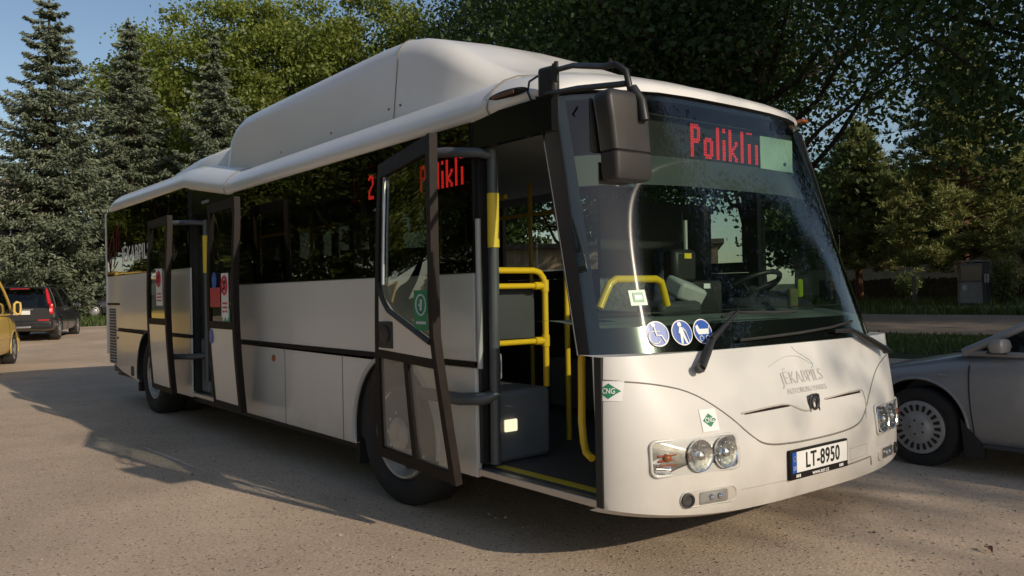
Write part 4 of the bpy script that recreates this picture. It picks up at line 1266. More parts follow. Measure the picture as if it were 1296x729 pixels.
# ---- wheels
def truck_wheel(x, y, s, rad, wid, steer=0.0, mud=True):
    rr_ = .29
    prof = [(rr_, -.02), (rr_ + .03, .02), (rad - .10, .035), (rad - .03, .02), (rad - .004, -.012), (rad, -.045), (rad, -wid + .05), (rad - .03, -wid), (rr_, -wid)]
    t = MB().lathe(prof, (0, 0, 0), (0, s, 0), 56)
    for k in range(3):
        t.lathe([(rad + .0015, -.07 - k * .055), (rad + .0015, -.078 - k * .055)], (0, 0, 0), (0, s, 0), 56)
    w = t.build('wheel', M['rubber'], bus, smooth=40)
    w.location = (x, y, rad); w.rotation_euler = (0, R(17), steer)
    rim = MB().lathe([(rr_ + .004, -.01), (rr_ - .004, .012), (rr_ - .02, .010), (rr_ - .035, -.03), (.225, -.075), (.20, -.035), (.165, -.02), (.12, -.022), (.105, .03), (.085, .045), (.001, .047)], (0, 0, 0), (0, s, 0), 48)
    rim.build('rim', M['steel'], w, smooth=35)
    for k in range(10):
        a = 2 * math.pi * k / 10
        hb = MB().lathe([(.028, -.004), (.026, .004), (.001, .0045)], (math.cos(a) * .208, s * -.052, math.sin(a) * .208), (-math.cos(a) * .75, s * 1.0, -math.sin(a) * .75), 14)
        hb.build('vent_hole', M['black'], w, smooth=40)
        a = 2 * math.pi * (k + .5) / 10
        MB().lathe([(.014, -.03), (.014, .012), (.008, .018), (.001, .018)], (math.cos(a) * .142, 0, math.sin(a) * .142), (0, s, 0), 6).build('wheel_nut', M['alu'], w, smooth=0)
    return w
for s in (1, -1):
    truck_wheel(XF, s * 1.215, s, .465, .27, steer=R(3))
    truck_wheel(XR, s * 1.22, s, .465, .27)
    truck_wheel(XR, s * .92, s, .465, .25)

# ---- doors
def door_leaf(name, P, glass_split, kind):
    """P(u, v): u 0 rear edge .. 1 front edge, v 0 bottom .. 1 top"""
    leaf = None
    return leaf
def strip(mb, P, u0, u1, v0, v1, t=.035, n=(2, 14), mi=0):
    """solid slab following the leaf surface P between u0..u1, v0..v1"""
    us_ = [u0 + (u1 - u0) * i / n[0] for i in range(n[0] + 1)]
    vs2 = [v0 + (v1 - v0) * j / n[1] for j in range(n[1] + 1)]
    def nrm(u, v):
        e = .01
        a = P(u + e, v) - P(u - e, v); b_ = P(u, v + e) - P(u, v - e)
        k = a.cross(b_).normalized()
        return k if k.y > 0 else -k
    secs = []
    for v in vs2:
        f = [P(u, v) + nrm(u, v) * t / 2 for u in us_]; bk = [P(u, v) - nrm(u, v) * t / 2 for u in reversed(us_)]
        secs.append(f + bk)
    mb.loft(secs, mi)
    return mb
# front leaf, swung out in front of the first window
def PF(u, v):
    z0 = .385 + (.345 - .385) * u; z1 = 2.185 + (2.215 - 2.185) * u
    z = z0 + (z1 - z0) * v
    xl = 2.06 + .10 * v
    x = xl + (1.20 - xl) * u
    yl = 1.46 - .09 * max(0.0, v) ** 1.4
    yr = 1.465 + .10 * min(1, v * 2.4) + .025 * v
    y = yl * (1 - u) + yr * u + .03 * math.sin(math.pi * v) * .4
    return Vector((x, y, z))
fl = part(strip(MB(), PF, -.0, .065, 0, 1), 'front_door', M['brown_black'], smooth=45)
f2 = MB()
strip(f2, PF, .94, 1.0, 0, 1, t=.045)
strip(f2, PF, .0651, .9399, .95, 1.0)
strip(f2, PF, .0651, .9399, 0, .034)
strip(f2, PF, .0651, .9399, .335, .362, t=.037)
strip(f2, PF, .485, .545, .0341, .3349)
part(f2, 'frame', M['brown_black'], fl, smooth=45)
# white pressed panel under the big pane: lower edge straight, upper edge dips towards the rear
def white_panel():
    mb = MB()
    n = 16
    us_ = [.066 + (.939 - .066) * i / n for i in range(n + 1)]
    secs = []
    for u in us_:
        k = (u - .066) / .873
        # the pane corner: high at the rear edge, sloping down to the front
        vt = .60 - .0 if k < .0 else .0
        if k < .22: vt = .585 - .10 * (k / .22) ** .6 * .9
        else: vt = .495 - .085 * (k - .22) / .78
        a0, a1 = PF(u, .3625), PF(u, vt)
        off = Vector((0, .016, 0))
        secs.append([a0 + off, a1 + off, a1 - off, a0 - off])
    mb.loft(secs)
    return mb
part(white_panel(), 'door_skin', M['white'], fl, smooth=40)
def pane_edge():
    pts = []
    for i in range(24):
        u = .076 + .853 * i / 23; k = (u - .076) / .853
        vt = .585 - .10 * (k / .22) ** .6 * .9 if k < .22 else .495 - .085 * (k - .22) / .78
        pts.append(PF(u, vt) + Vector((0, .018, 0)))
    return pts
part(MB().tube(pane_edge(), .016, n=8), 'pane_seal', M['black'], fl, smooth=60)
part(MB().grid(lambda u, v: PF(u, v), [.065 + .875 * i / 6 for i in range(7)], [.41 + .54 * j / 12 for j in range(13)]), 'upper_pane', M['door_glass'], fl, smooth=60)
for u0, u1 in ((.065, .485), (.545, .94)):
    part(MB().grid(lambda u, v: PF(u, v), [u0, (u0 + u1) / 2, u1], [.034 + .301 * j / 4 for j in range(5)]), 'lower_pane', M['dusty_pane'], fl, smooth=60)
part(MB().tube([PF(.14, v) + Vector((0, .012, 0)) for v in (.58, .66, .75, .85, .945)], .012, n=6), 'inner_rail', M['alu'], fl, smooth=60)
# lock
c = PF(.235, .418) + Vector((0, .018, 0))
lk = part(MB().bb(c.x - .085, c.x + .085, c.y, c.y + .014, c.z - .085, c.z + .075), 'door_lock', M['black'], fl, bevel=.012)
c2 = c + Vector((0, .0285, 0))
part(MB().lathe([(.05, -.010), (.05, .002), (.03, .006), (.001, .004)], c2 - Vector((0, .01, 0)), (0, 1, 0), 20), 'handle_cup', M['dark_metal'], fl)
# green sticker with a door-release pictogram on the pane
c = PF(.80, .50) + Vector((0, .008, 0))
gs = part(MB().bb(c.x - .075, c.x + .075, c.y, c.y + .003, c.z - .11, c.z + .11), 'green_sticker', M['green'], fl)
b = MB()
cc = Vector((c.x, c.y + .0055, c.z + .03))
b.tube([cc + Vector((math.cos(t) * .05, 0, math.sin(t) * .055)) for t in [i * math.pi / 14 for i in range(29)]], .005, n=5)
b.tube([cc + Vector((-.005, 0, .03)), cc + Vector((0, 0, -.03))], .007, n=5)
b.tube([cc + Vector((0, 0, .01)), cc + Vector((.02, 0, -.005))], .004, n=5)
b.bb(c.x - .05, c.x + .05, c.y + .004, c.y + .006, c.z - .075, c.z - .06)
part(b, 'sticker_pictogram', M['clear_white'] if 'clear_white' in M else M['faint2'], fl)

# middle door: two leaves folded out against the wall
def PM(x_rear, x_front, yr_, yf, tilt):
    def P(u, v):
        x = x_rear + (x_front - x_rear) * u
        z = .405 + 1.80 * v
        y = yr_ + (yf - yr_) * u + .035 * math.sin(math.pi * min(1, v * 1.1)) - .01 + tilt * v
        return Vector((x, y, z))
    return P
for nm, P, has_panel in (('rear', PM(7.08, 6.22, 1.47, 1.50, .02), 0), ('front', PM(5.10, 4.36, 1.46, 1.475, .03), 1)):
    lf_ = part(strip(MB(), P, .92, 1.0, 0, 1, t=.05), 'middle_door', M['brown_black'], smooth=45)
    f2 = MB()
    strip(f2, P, 0, .08, 0, 1, t=.04)
    strip(f2, P, .081, .919, .955, 1, t=.038)
    strip(f2, P, .081, .919, 0, .03, t=.038)
    strip(f2, P, .081, .919, .385, .42, t=.038)
    part(f2, 'frame', M['brown_black'], lf_, smooth=45)
    part(strip(MB(), P, .081, .919, .0305, .3845, t=.03, n=(3, 8)), 'door_skin', M['white'], lf_, smooth=45)
    part(MB().grid(lambda u, v: P(u, v) + Vector((0, .004, 0)), [.081, .5, .919], [.42 + .535 * j / 10 for j in range(11)]), 'upper_pane', M['door_glass'] if has_panel == 0 else M['side_glass'], lf_, smooth=60)
    # prohibition sticker: white card, red ring, black handset; blue disc below
    uc, vc = (.62, .60) if has_panel == 0 else (.66, .545)
    c = P(uc, vc) + Vector((0, .012, 0))
    wd = .085 if has_panel else .11
    st = part(MB().bb(c.x - wd, c.x + wd, c.y, c.y + .003, c.z - .19, c.z + .19), 'sticker_card', M['sticker_white'], lf_)
    rg = MB()
    cc = Vector((c.x, c.y + .0055, c.z + .085))
    rg.tube([cc + Vector((math.cos(t) * .058, 0, math.sin(t) * .075)) for t in [i * math.pi / 14 for i in range(29)]], .012, n=5)
    rg.tube([cc + Vector((.035, 0, .05)), cc + Vector((-.035, 0, -.05))], .009, n=5)
    part(rg, 'prohibition_ring', M['sticker_red'], lf_)
    b = MB().tube([cc + Vector((-.02, -.001, .04)), cc + Vector((0, -.001, .02)), cc + Vector((.005, -.001, -.02)), cc + Vector((.022, -.001, -.035))], .010, n=5)
    part(b, 'pictogram', M['ink'], lf_)
    b = MB()
    for k in range(3):
        b.bb(c.x - wd * .7, c.x + wd * .7, c.y + .003, c.y + .005, c.z - .075 - k * .035, c.z - .06 - k * .035)
    part(b, 'sticker_lines', M['sticker_red'], lf_)
    if has_panel:
        c3 = P(.30, .545) + Vector((0, .012, 0))
        part(MB().bb(c3.x - .13, c3.x + .13, c3.y, c3.y + .002, c3.z - .10, c3.z + .07), 'red_card', M['sticker_red'], lf_)
        part(MB().prism(disc_pts(.06, 20, c3.x + .02, c3.z + .13, .075), 'y', c3.y, c3.y + .003), 'blue_disc', M['blue'], lf_)
        c4 = P(.68, .45) + Vector((0, .012, 0))
        part(MB().bb(c4.x - .10, c4.x + .10, c4.y, c4.y + .002, c4.z - .07, c4.z + .06), 'green_card', M['green'], lf_)
        b = MB().tube([c4 + Vector((-.05, .003, -.04)), c4 + Vector((0, .003, .03)), c4 + Vector((.05, .003, -.04))], .010, n=5)
        part(b, 'green_card_arrow', M['sticker_white'], lf_)
        c5 = P(.10, .345) + Vector((-.02, .020, 0))
        part(MB().prism(disc_pts(.05, 20, c5.x, c5.z, .065), 'y', c5.y, c5.y + .003), 'blue_disc', M['blue'], lf_)
    # swing gear: upright tube with two arms
    xt = 6.12 if has_panel == 0 else 5.22
    if has_panel == 0:
        part(MB().tube([(xt, 1.19, .52), (xt, 1.19, 2.16)], .028, n=10), 'door_post', M['tube_grey'], smooth=60)
        part(MB().tube([(xt, 1.19, 2.13), (xt + .12, 1.32, 2.14), (xt + .30, P(.7, .9).y - .03, 2.14)], .026, n=8), 'swing_arm', M['tube_grey'], smooth=60)
        part(MB().tube([(xt, 1.19, .78), (xt + .10, 1.31, .77), (xt + .30, P(.7, .2).y - .03, .77)], .03, n=8), 'swing_arm', M['tube_grey'], smooth=60)
        part(MB().tube([(xt, 1.190, 1.62), (xt, 1.190, 2.0)], .031, n=10), 'post_sticker', M['sticker_yellow'], smooth=60)

# front door swing gear
part(MB().tube([(1.225, 1.20, .42), (1.205, 1.20, 2.16)], .030, n=12), 'door_post', M['tube_grey'], smooth=60)
part(MB().tube([(1.21, 1.20, 1.62), (1.207, 1.20, 1.92)], .0335, n=12), 'post_sticker', M['sticker_yellow'], smooth=60)
part(MB().tube([(1.205, 1.20, 2.13), (1.24, 1.26, 2.145), (1.40, 1.38, 2.16), (1.60, PF(.55, .94).y - .04, 2.165)], .028, n=10), 'swing_arm', M['tube_grey'], smooth=60)
part(MB().tube([(1.222, 1.20, .80), (1.24, 1.27, .785), (1.36, 1.34, .78), (1.72, PF(.43, .2).y - .05, .80)], .036, n=10), 'swing_arm', M['tube_grey'], smooth=60)
part(MB().bb(1.268, 1.299, 1.19, 1.255, .42, 2.17), 'door_jamb', M['black'])
part(MB().tube([(1.262, 1.268, .95), (1.262, 1.268, 1.78)], .016, n=8), 'door_seal', M['lgrey'], smooth=60)
part(MB().bb(5.03, 5.06, 1.18, 1.26, .40, 2.21), 'door_jamb', M['black'])
part(MB().bb(6.36, 6.39, 1.18, 1.26, .40, 2.21), 'door_jamb', M['black'])

# ---- interior
part(MB().bb(.42, 6.4, -1.22, 1.215, .365, .385), 'floor', M['floor_in'])
part(MB().bb(6.4, 9.95, -1.22, 1.22, .385, .70), 'rear_floor', M['floor_in'])
part(MB().bb(.345, 1.30, 1.218, 1.268, .352, .39), 'door_sill', M['alu'], bevel=.004)
part(MB().bb(5.06, 6.36, 1.218, 1.268, .352, .39), 'door_sill', M['alu'], bevel=.004)
part(MB().bb(.46, 1.28, 1.10, 1.16, .3855, .389), 'edge_strip', M['sticker_yellow'])
part(MB().bb(5.1, 6.3, 1.10, 1.16, .3855, .389), 'edge_strip', M['sticker_yellow'])
part(MB().bb(.95, 9.9, -1.1, 1.1, 2.28, 2.31), 'ceiling', M['lgrey'])
for s in (1, -1):
    part(MB().prism([(s * 1.1, 2.28), (s * 1.225, 2.225), (s * 1.225, 2.30), (s * 1.1, 2.30)], 'x', 1.35, 5.0), 'ceiling_duct', M['grey'])
part(MB().bb(1.3, 9.95, -1.235, -1.225, .38, 1.48), 'inner_lining', M['dgrey'])
part(MB().bb(1.32, 5.03, 1.222, 1.232, .38, 1.47), 'inner_lining', M['dgrey'])
# right wheel box with step lamp
part(MB().bb(1.33, 2.95, .70, 1.19, .386, .80), 'wheel_box', M['grey'], bevel=.03)
part(MB().bb(1.315, 1.329, .97, 1.06, .565, .635), 'step_lamp', M['lamp'], bevel=.006)
part(MB().bb(1.35, 2.95, -1.2, -.66, .386, .80), 'wheel_box', M['grey'], bevel=.03)
part(MB().bb(6.12, 6.34, 1.02, 1.19, .386, .95), 'door_drive_cover', M['grey'], bevel=.03)
part(MB().bb(6.10, 6.119, 1.07, 1.13, .66, .74), 'step_lamp', M['lamp'], bevel=.004)
b = MB().bb(6.395, 6.41, .60, 1.19, .39, 1.9)
part(b, 'door_partition', M['dgrey'])
# luggage shelf hump and fire extinguisher behind the rails
b = MB().loft([[Vector((x, .74, .81)), Vector((x, .74, .98)), Vector((x, .80, 1.10 - .18 * t)), Vector((x, 1.08, 1.12 - .22 * t)), Vector((x, 1.16, .98)), Vector((x, 1.16, .81))] for x, t in ((1.75, .6), (1.8, .3), (1.95, 0), (2.5, 0), (2.62, .4))])
part(b, 'tank_cover', M['lgrey'], bevel=.03, smooth=50)
part(MB().lathe([(.001, .32), (.02, .32), (.025, .28), (.055, .25), (.06, .22), (.06, 0), (.001, 0)], (1.52, 1.12, .80), (0, 0, 1), 18), 'fire_extinguisher', M['red'])
part(MB().bb(1.42, 1.45, .74, 1.16, 1.09, 1.40), 'rail_panel', M['dgrey'], bevel=.004)
# yellow rails by the front door
yr = MB()
yr.tube([(1.35, 1.17, 1.497), (1.35, .80, 1.497), (1.35, .755, 1.485), (1.35, .725, 1.45), (1.35, .715, 1.40), (1.35, .715, .80)], .019, n=12)
yr.tube([(1.35, 1.17, 1.405), (1.35, .72, 1.405)], .017, n=12)
yr.tube([(1.35, 1.17, 1.075), (1.35, .72, 1.075)], .017, n=12)
for z_ in (1.405, 1.075):
    yr.tube([(1.35, .80, z_), (1.35, .75, z_)], .024, n=12)
    yr.tube([(1.35, .716, z_ - .035), (1.35, .716, z_ + .035)], .025, n=12)
part(yr, 'entrance_handrail', M['yellow'], smooth=60)
part(MB().tube([(.55, 1.15, 1.22), (.565, 1.15, 1.0), (.57, 1.15, .72), (.56, 1.15, .62), (.52, 1.17, .575), (.46, 1.19, .56)], .019, n=10), 'entrance_handrail', M['yellow'], smooth=60)
part(MB().tube([(.46, 1.12, 1.285), (.46, 1.085, 1.345), (.455, 1.05, 1.405), (.455, 1.01, 1.425), (.455, .72, 1.425), (.455, .68, 1.41), (.46, .655, 1.36), (.46, .63, 1.285)], .020, n=10), 'windscreen_handrail', M['yellow'], smooth=60)
# stanchions
for x, y in ((1.62, .30), (2.9, .45), (2.9, -.45), (4.2, .45), (5.0, .55), (5.0, -.45), (6.42, .5)):
    part(MB().tube([(x, y, .39), (x, y, 2.28)], .018, n=8), 'stanchion', M['yellow'], smooth=60)
for s in (1, -1):
    part(MB().tube([(2.0, s * .5, 2.02), (6.4, s * .5, 2.02)], .016, n=8), 'ceiling_rail', M['yellow'], smooth=60)
for y_ in (.62, .92):
    pass
part(MB().tube([(6.20, .62, 1.30), (6.20, 1.15, 1.30)], .017, n=8).tube([(6.20, .62, 1.0), (6.20, 1.15, 1.0)], .017, n=8).tube([(6.20, .62, .40), (6.20, .62, 1.95)], .017, n=8), 'rear_door_handrail', M['yellow'], smooth=60)
part(MB().bb(2.9, 2.93, -.03, .03, 1.72, 1.95), 'strap_handle', M['dgrey'], bevel=.008)
# passenger seats
def seat_mesh():
    b = MB()
    b.bb(0, .42, -.21, .21, .42, .50)
    b.loft([[Vector((.40 + a, y_, z_)) for a, y_, z_ in ((0, -.21 * k, z), (.08, -.21 * k, z), (.08, .21 * k, z), (0, .21 * k, z))] for z, k in ((.48, 1), (.8, 1), (1.05, .95), (1.14, .8), (1.17, .5))])
    b.bb(.1, .3, -.03, .03, 0, .42, 1)
    return b
proto = seat_mesh().build('passenger_seat', [M['seat'], M['dgrey']], bus, bevel=.03, smooth=50)
proto.location = (3.1, 1.0, .386)
spots = []
for x in (3.1, 3.85, 4.5):
    for y in ((.98, .56) if x > 3.2 else (.56,)) :
        spots.append((x, y, .386))
spots.append((2.42, -.98, .386))
for x in (4.3, 5.0, 5.7):
    for y in (-.98, -.56):
        spots.append((x, y, .386))
for x in (6.7, 7.5, 8.3, 9.1):
    for y in (.98, .56, -.98, -.56):
        spots.append((x, y, .70))
for p in spots:
    c = proto.copy(); COL.objects.link(c); c.parent = bus; c.location = p
# driver's place
part(MB().bb(.98, 1.60, .02, .055, .386, 1.24), 'cab_door', M['lgrey'], bevel=.02)
part(MB().bb(.55, .96, .05, .32, .386, 1.12), 'ticket_counter', M['grey'], bevel=.03)
part(MB().bb(1.62, 1.65, -1.2, .02, .386, 1.10), 'cab_partition', M['dgrey'])
part(MB().bb(1.62, 1.65, -1.2, -.02, 1.102, 2.0), 'cab_partition', M['black'])
pf = MB()
for i in range(16):
    for j in range(9):
        pf.bb(1.60, 1.619, -.02 - i * .035, -.02 - i * .035 - .02, 1.14 + j * .035, 1.16 + j * .035)
part(MB().bb(1.612, 1.618, -.60, .0, 1.12, 1.46), 'perforated_sheet', principled('perforated grey sheet', (.12, .125, .12), rough=.5, var=.5, vscale=50))
ds = MB()
ds.bb(1.02, 1.45, -.85, -.40, .70, .86)
ds.loft([[Vector((1.38 + (z - .8) * .18, -.85 + k, z)), Vector((1.50 + (z - .8) * .18, -.85 + k, z)), Vector((1.50 + (z - .8) * .18, -.40 - k, z)), Vector((1.38 + (z - .8) * .18, -.40 - k, z))] for z, k in ((.82, 0), (1.3, 0), (1.42, .05), (1.46, .12), (1.62, .13), (1.66, .16))])
part(ds, 'driver_seat', M['seat'], bevel=.03)
part(MB().bb(1.1, 1.4, -.75, -.5, .386, .70), 'seat_pedestal', M['black'])
# dashboard: shelf under the glass and a binnacle in front of the wheel
db = MB()
def shelf(u, v):
    e = ws(u, .075 + .02 * v)
    return Vector((e.x + .03 + .42 * v, e.y * .97, e.z + .02 + .035 * math.sin(v * 2.2) - .02 * v))
db.grid(shelf, [i / 12 - 1 for i in range(25)], [0, .1, .3, .5, .7, .85, 1])
part(db, 'dash_shelf', principled('grey-green dash top', (.16, .19, .17), rough=.55, var=.1), smooth=60)
part(MB().bb(.58, .95, -1.15, .0, .80, 1.14), 'dashboard', M['dgrey'], bevel=.05)
bn = MB().loft([[Vector((x, -.95 + k, z0)), Vector((x, -.95 + k, z1)), Vector((x, -.28 - k, z1)), Vector((x, -.28 - k, z0))] for x, z0, z1, k in ((.52, 1.13, 1.20, .08), (.60, 1.13, 1.28, .02), (.76, 1.13, 1.31, 0), (.80, 1.13, 1.29, .01))])
part(bn, 'instrument_hood', M['dgrey'], bevel=.03, smooth=50)
sw = MB()
C0 = Vector((.86, -.60, 1.36)); ax_ = Vector((.55, 0, 1)).normalized(); e1 = Vector((0, 1, 0)); e2 = ax_.cross(e1)
sw.tube([C0 + (e1 * math.cos(t) + e2 * math.sin(t)) * .225 for t in [i * math.pi / 20 for i in range(41)]], .017, n=8)
for a in (0, 120, 240):
    sw.tube([C0 - ax_ * .03, C0 + (e1 * math.cos(R(a + 30)) + e2 * math.sin(R(a + 30))) * .22], .016, n=6)
sw.lathe([(.001, .0), (.06, -.01), (.07, -.04), (.03, -.07), (.03, -.35)], C0, ax_, 18)
part(sw, 'steering_wheel', M['black'], smooth=50)
# ticket machine on the counter, little printer, papers
tm = MB().box((.62, .30, 1.36), (.14, .24, .10), 0, Matrix.Rotation(R(-25), 3, 'Y') @ Matrix.Rotation(R(14), 3, 'X'))
t_ = part(tm, 'ticket_machine', M['lgrey'], bevel=.02)
part(MB().box((.63, .42, 1.26), (.20, .34, .09)), 'ticket_reader', M['dgrey'], None, bevel=.03)
part(MB().tube([(.66, .26, 1.12), (.66, .26, 1.33)], .05, n=10), 'machine_stand', M['black'])
part(MB().box((.72, .22, 1.50), (.10, .20, .20)), 'cash_box', M['black'], bevel=.03)
part(MB().bb(.665, .669, .18, .24, 1.545, 1.575), 'cash_box_label', M['sticker_yellow'])
part(MB().bb(.78, .84, -.25, .12, 1.2, 1.42), 'radio_panel', M['black'], bevel=.02)
part(MB().bb(.774, .779, -.12, -.06, 1.37, 1.40), 'radio_display', M['sticker_white'])
part(MB().tube([(.80, .07, 1.42), (.80, .07, 1.78)], .012, n=8), 'cab_pole', M['lgrey'])
vs = MB().bb(.40, .43, -.48, -.40, 1.24, 1.36)
part(vs, 'hanging_pennant', principled('olive cloth', (.12, .12, .05), rough=.9), bevel=.01)
part(MB().bb(.70, .72, -1.0, -.95, 1.30, 1.42), 'green_vest', principled('hi-vis yellow cloth', (.55, .75, .05), rough=.9), bevel=.01)

# header with the destination display
part(MB().grid(lambda u, v: ws(u * .94, .635 + .125 * v) + Vector((.10 + .03 * v, 0, 0)), [i / 8 - 1 for i in range(17)], [0, .5, 1]), 'sun_blind', principled('grey header panel', (.055, .062, .058), rough=.5, var=.08), smooth=60)
dbx = part(MB().bb(.745, .93, -.97, .88, 2.105, 2.385), 'destination_display', M['black'], bevel=.01)
GLY = {
 'P': ["#####.", "######", "##..##", "##..##", "##..##", "##..##", "######", "#####.", "##....", "##....", "##....", "##....", "##....", "##...."],
 'o': ["......"] * 5 + [".####.", "######", "##..##", "##..##", "##..##", "##..##", "##..##", "######", ".####."],
 'l': ["##"] * 14,
 'i': ["##", "##", "..", ".."] + [".."] + ["##"] * 9,
 'k': ["##....", "##....", "##....", "##....", "##....", "##..##", "##..##", "##.##.", "####..", "###...", "####..", "##.##.", "##..##", "##..##"],
 'I': ["####", "....", "....", "....", "...."] + [".##."] * 9,
 'n': ["......"] * 5 + ["##.##.", "######", "###.##", "##..##", "##..##", "##..##", "##..##", "##..##", "##..##"],
 '2': [".####.", "######", "##..##", "....##", "....##", "....##", "...##.", "..##..", ".##...", "##....", "##....", "##....", "######", "######"],
 ' ': ["...."] * 14}
def led(text, place, px_, py_, clip=None, fill=.80):
    """place(col, row) -> corner; dots become small squares"""
    b = MB(); c0 = 0
    for ch in text:
        g = GLY[ch]
        for r_, row in enumerate(g):
            for c, bit in enumerate(row):
                if bit == '#' and (clip is None or c0 + c < clip):
                    b.add([place(c0 + c + a, r_ + d) for a, d in ((0, 0), (fill, 0), (fill, fill), (0, fill))], [(0, 1, 2, 3)])
        c0 += len(g[0]) + 2
    return b
# front: reads left to right as seen from outside (from +Y to -Y)
W_ = .66 / 44
part(led('PoliklIn', lambda c, r_: Vector((.742, .075 - c * W_, 2.352 - r_ * .0142)), 0, 0, clip=44), 'display_dots', M['led'], dbx, smooth=0, fix=False)
part(MB().bb(.735, .744, -.955, -.60, 2.13, 2.345), 'display_cover', M['pale_green'], dbx, bevel=.004)
part(MB().lathe([(.012, 0), (.012, .006), (.001, .007)], (.735, -.86, 2.18), (-1, 0, 0), 10), 'cover_screw', M['black'], dbx)
# side display behind the first window (reads along -X)
sdx = part(MB().bb(1.42, 2.69, 1.10, 1.205, 1.98, 2.20), 'side_display', M['black'], bevel=.01)
part(led('2', lambda c, r_: Vector((2.625 - c * .0125, 1.207, 2.185 - r_ * .0118)), 0, 0), 'display_dots', M['led_side'], sdx, smooth=0, fix=False)
part(led('PoliklIn', lambda c, r_: Vector((1.955 - c * .0122, 1.207, 2.165 - r_ * .0118)), 0, 0, clip=46), 'display_dots', M['led_side'], sdx, smooth=0, fix=False)

# ---- stickers on the windscreen
def ws_at(y, z, off):
    v = (z - 1.062) / (2.42 - 1.062); u = y / (1.245 - .075 * v)
    return ws(u, v, off)
def ws_poly(pts, y, z, off, mb):
    return mb.add([ws_at(y - a, z + b_, off) for a, b_ in pts], [tuple(range(len(pts)))])
def ws_tube(pts, y, z, off, r_, mb):
    return mb.tube([ws_at(y - a, z + b_, off) for a, b_ in pts], r_, n=5)
for k, (yc, rr_) in enumerate(((.928, .062), (.788, .062), (.655, .062))):
    zc = 1.155
    rg = part(ws_poly(disc_pts(rr_, 30), yc, zc, .003, MB()), 'access_sign', M['sticker_white'], smooth=0)
    part(ws_poly(disc_pts(rr_ * .91, 30), yc, zc, .0045, MB()), 'blue_field', M['blue'], rg, smooth=0)
    b = MB()
    if k == 0:
        ws_tube([(-.022 + .030 * math.cos(t), -.018 + .030 * math.sin(t)) for t in [R(80 + 11 * i) for i in range(24)]], yc, zc, .006, .0035, b)
        ws_tube([(-.014, .030), (-.010, -.008), (.016, -.010), (.030, -.040), (.042, -.036)], yc, zc, .006, .0045, b)
        ws_poly(disc_pts(.010, 12, -.016, .043), yc, zc, .006, b)
        ws_tube([(-.012, .012), (.012, .010)], yc, zc, .006, .0035, b)
    elif k == 1:
        ws_poly(disc_pts(.012, 14, -.010, .040), yc, zc, .006, b)
        ws_poly([(-.016, .026), (.004, .026), (.010, -.012), (.022, -.052), (.010, -.052), (-.002, -.018), (-.008, -.054), (-.020, -.054), (-.016, -.010)], yc, zc, .006, b)
        ws_tube([(-.014, .022), (-.024, -.004)], yc, zc, .006, .0045, b)
        ws_tube([(.004, .022), (.020, .002)], yc, zc, .006, .0045, b)
        ws_tube([(.020, .002), (.032, -.046)], yc, zc, .006, .002, b)
    else:
        ws_poly([(-.046, .026), (-.030, .034), (-.022, .012), (.040, .012), (.034, -.014), (-.034, -.014), (-.044, .002)], yc, zc, .006, b)
        ws_tube([(.038, .010), (.046, .028)], yc, zc, .006, .003, b)
        for dx in (-.020, .022):
            ws_tube([(dx + .013 * math.cos(t), -.034 + .013 * math.sin(t)) for t in [R(30 * i) for i in range(13)]], yc, zc, .006, .002, b)
    part(b, 'pictogram', M['sticker_white'], rg, smooth=0)
pp = part(ws_poly([(-.042, -.038), (.042, -.038), (.042, .038), (-.042, .038)], .985, 1.335, -.004 + .006, MB()), 'windscreen_permit', principled('mint permit', (.62, .78, .66), rough=.5), smooth=0)
b = MB(); ws_poly([(-.026, -.022), (.026, -.022), (.026, .025), (-.026, .025)], .985, 1.335, .004, b)
part(b, 'permit_print', M['green'], pp, smooth=0)
b = MB(); ws_poly([(-.018, -.010), (.018, -.010), (.018, .012), (-.018, .012)], .985, 1.335, .0055, b)
part(b, 'permit_print', M['sticker_white'], pp, smooth=0)
# faint reflection-grade screen frit dots line
part(MB().tube([ws(u, .145, .004 - .01) + Vector((.02, 0, 0)) for u in [i / 12 - 1 for i in range(4, 25)]], .004, n=5), 'demister_slot', M['black'], smooth=60)

# lettering on the rear side window
def side_text(s, x, z, size, mat, name, xs, y=HW + .009, slope=0.0, bold=0.0):
    vs, fs = text_pts(s, size, xs, bold=bold)
    return part(MB().add([(x - v.x, y, z + v.y) for v in vs], fs), name, mat, smooth=0, fix=False)
side_text('JĒKABPILS', 8.50, 1.93, .27, principled('dull white lettering', (.8, .8, .79), rough=.5), 'side_lettering', 1.12, bold=.004)
b = MB()
rl = principled('dark red drawing', (.13, .012, .01), rough=.5)
def ln(pts, r_=.005): b.tube([(x, HW + .010, z) for x, z in pts], r_, n=4)
ln(smooth_pts([(9.85, 1.80), (9.82, 2.05), (9.70, 2.22), (9.55, 2.18), (9.50, 1.95), (9.62, 1.80)]))
ln([(9.42, 1.92), (9.42, 2.30), (9.30, 2.30)]); ln([(9.30, 2.02), (9.30, 2.42)]); ln([(9.78, 1.78), (9.70, 2.02)]); ln([(9.60, 2.0), (9.60, 2.28)])
ln(smooth_pts([(9.9, 1.73), (9.6, 1.76), (9.4, 1.86)]))
part(b, 'side_drawing', rl, smooth=60)
side_text('CNG', .30, .905, .05, M['green'], 'spare', .8) if False else None
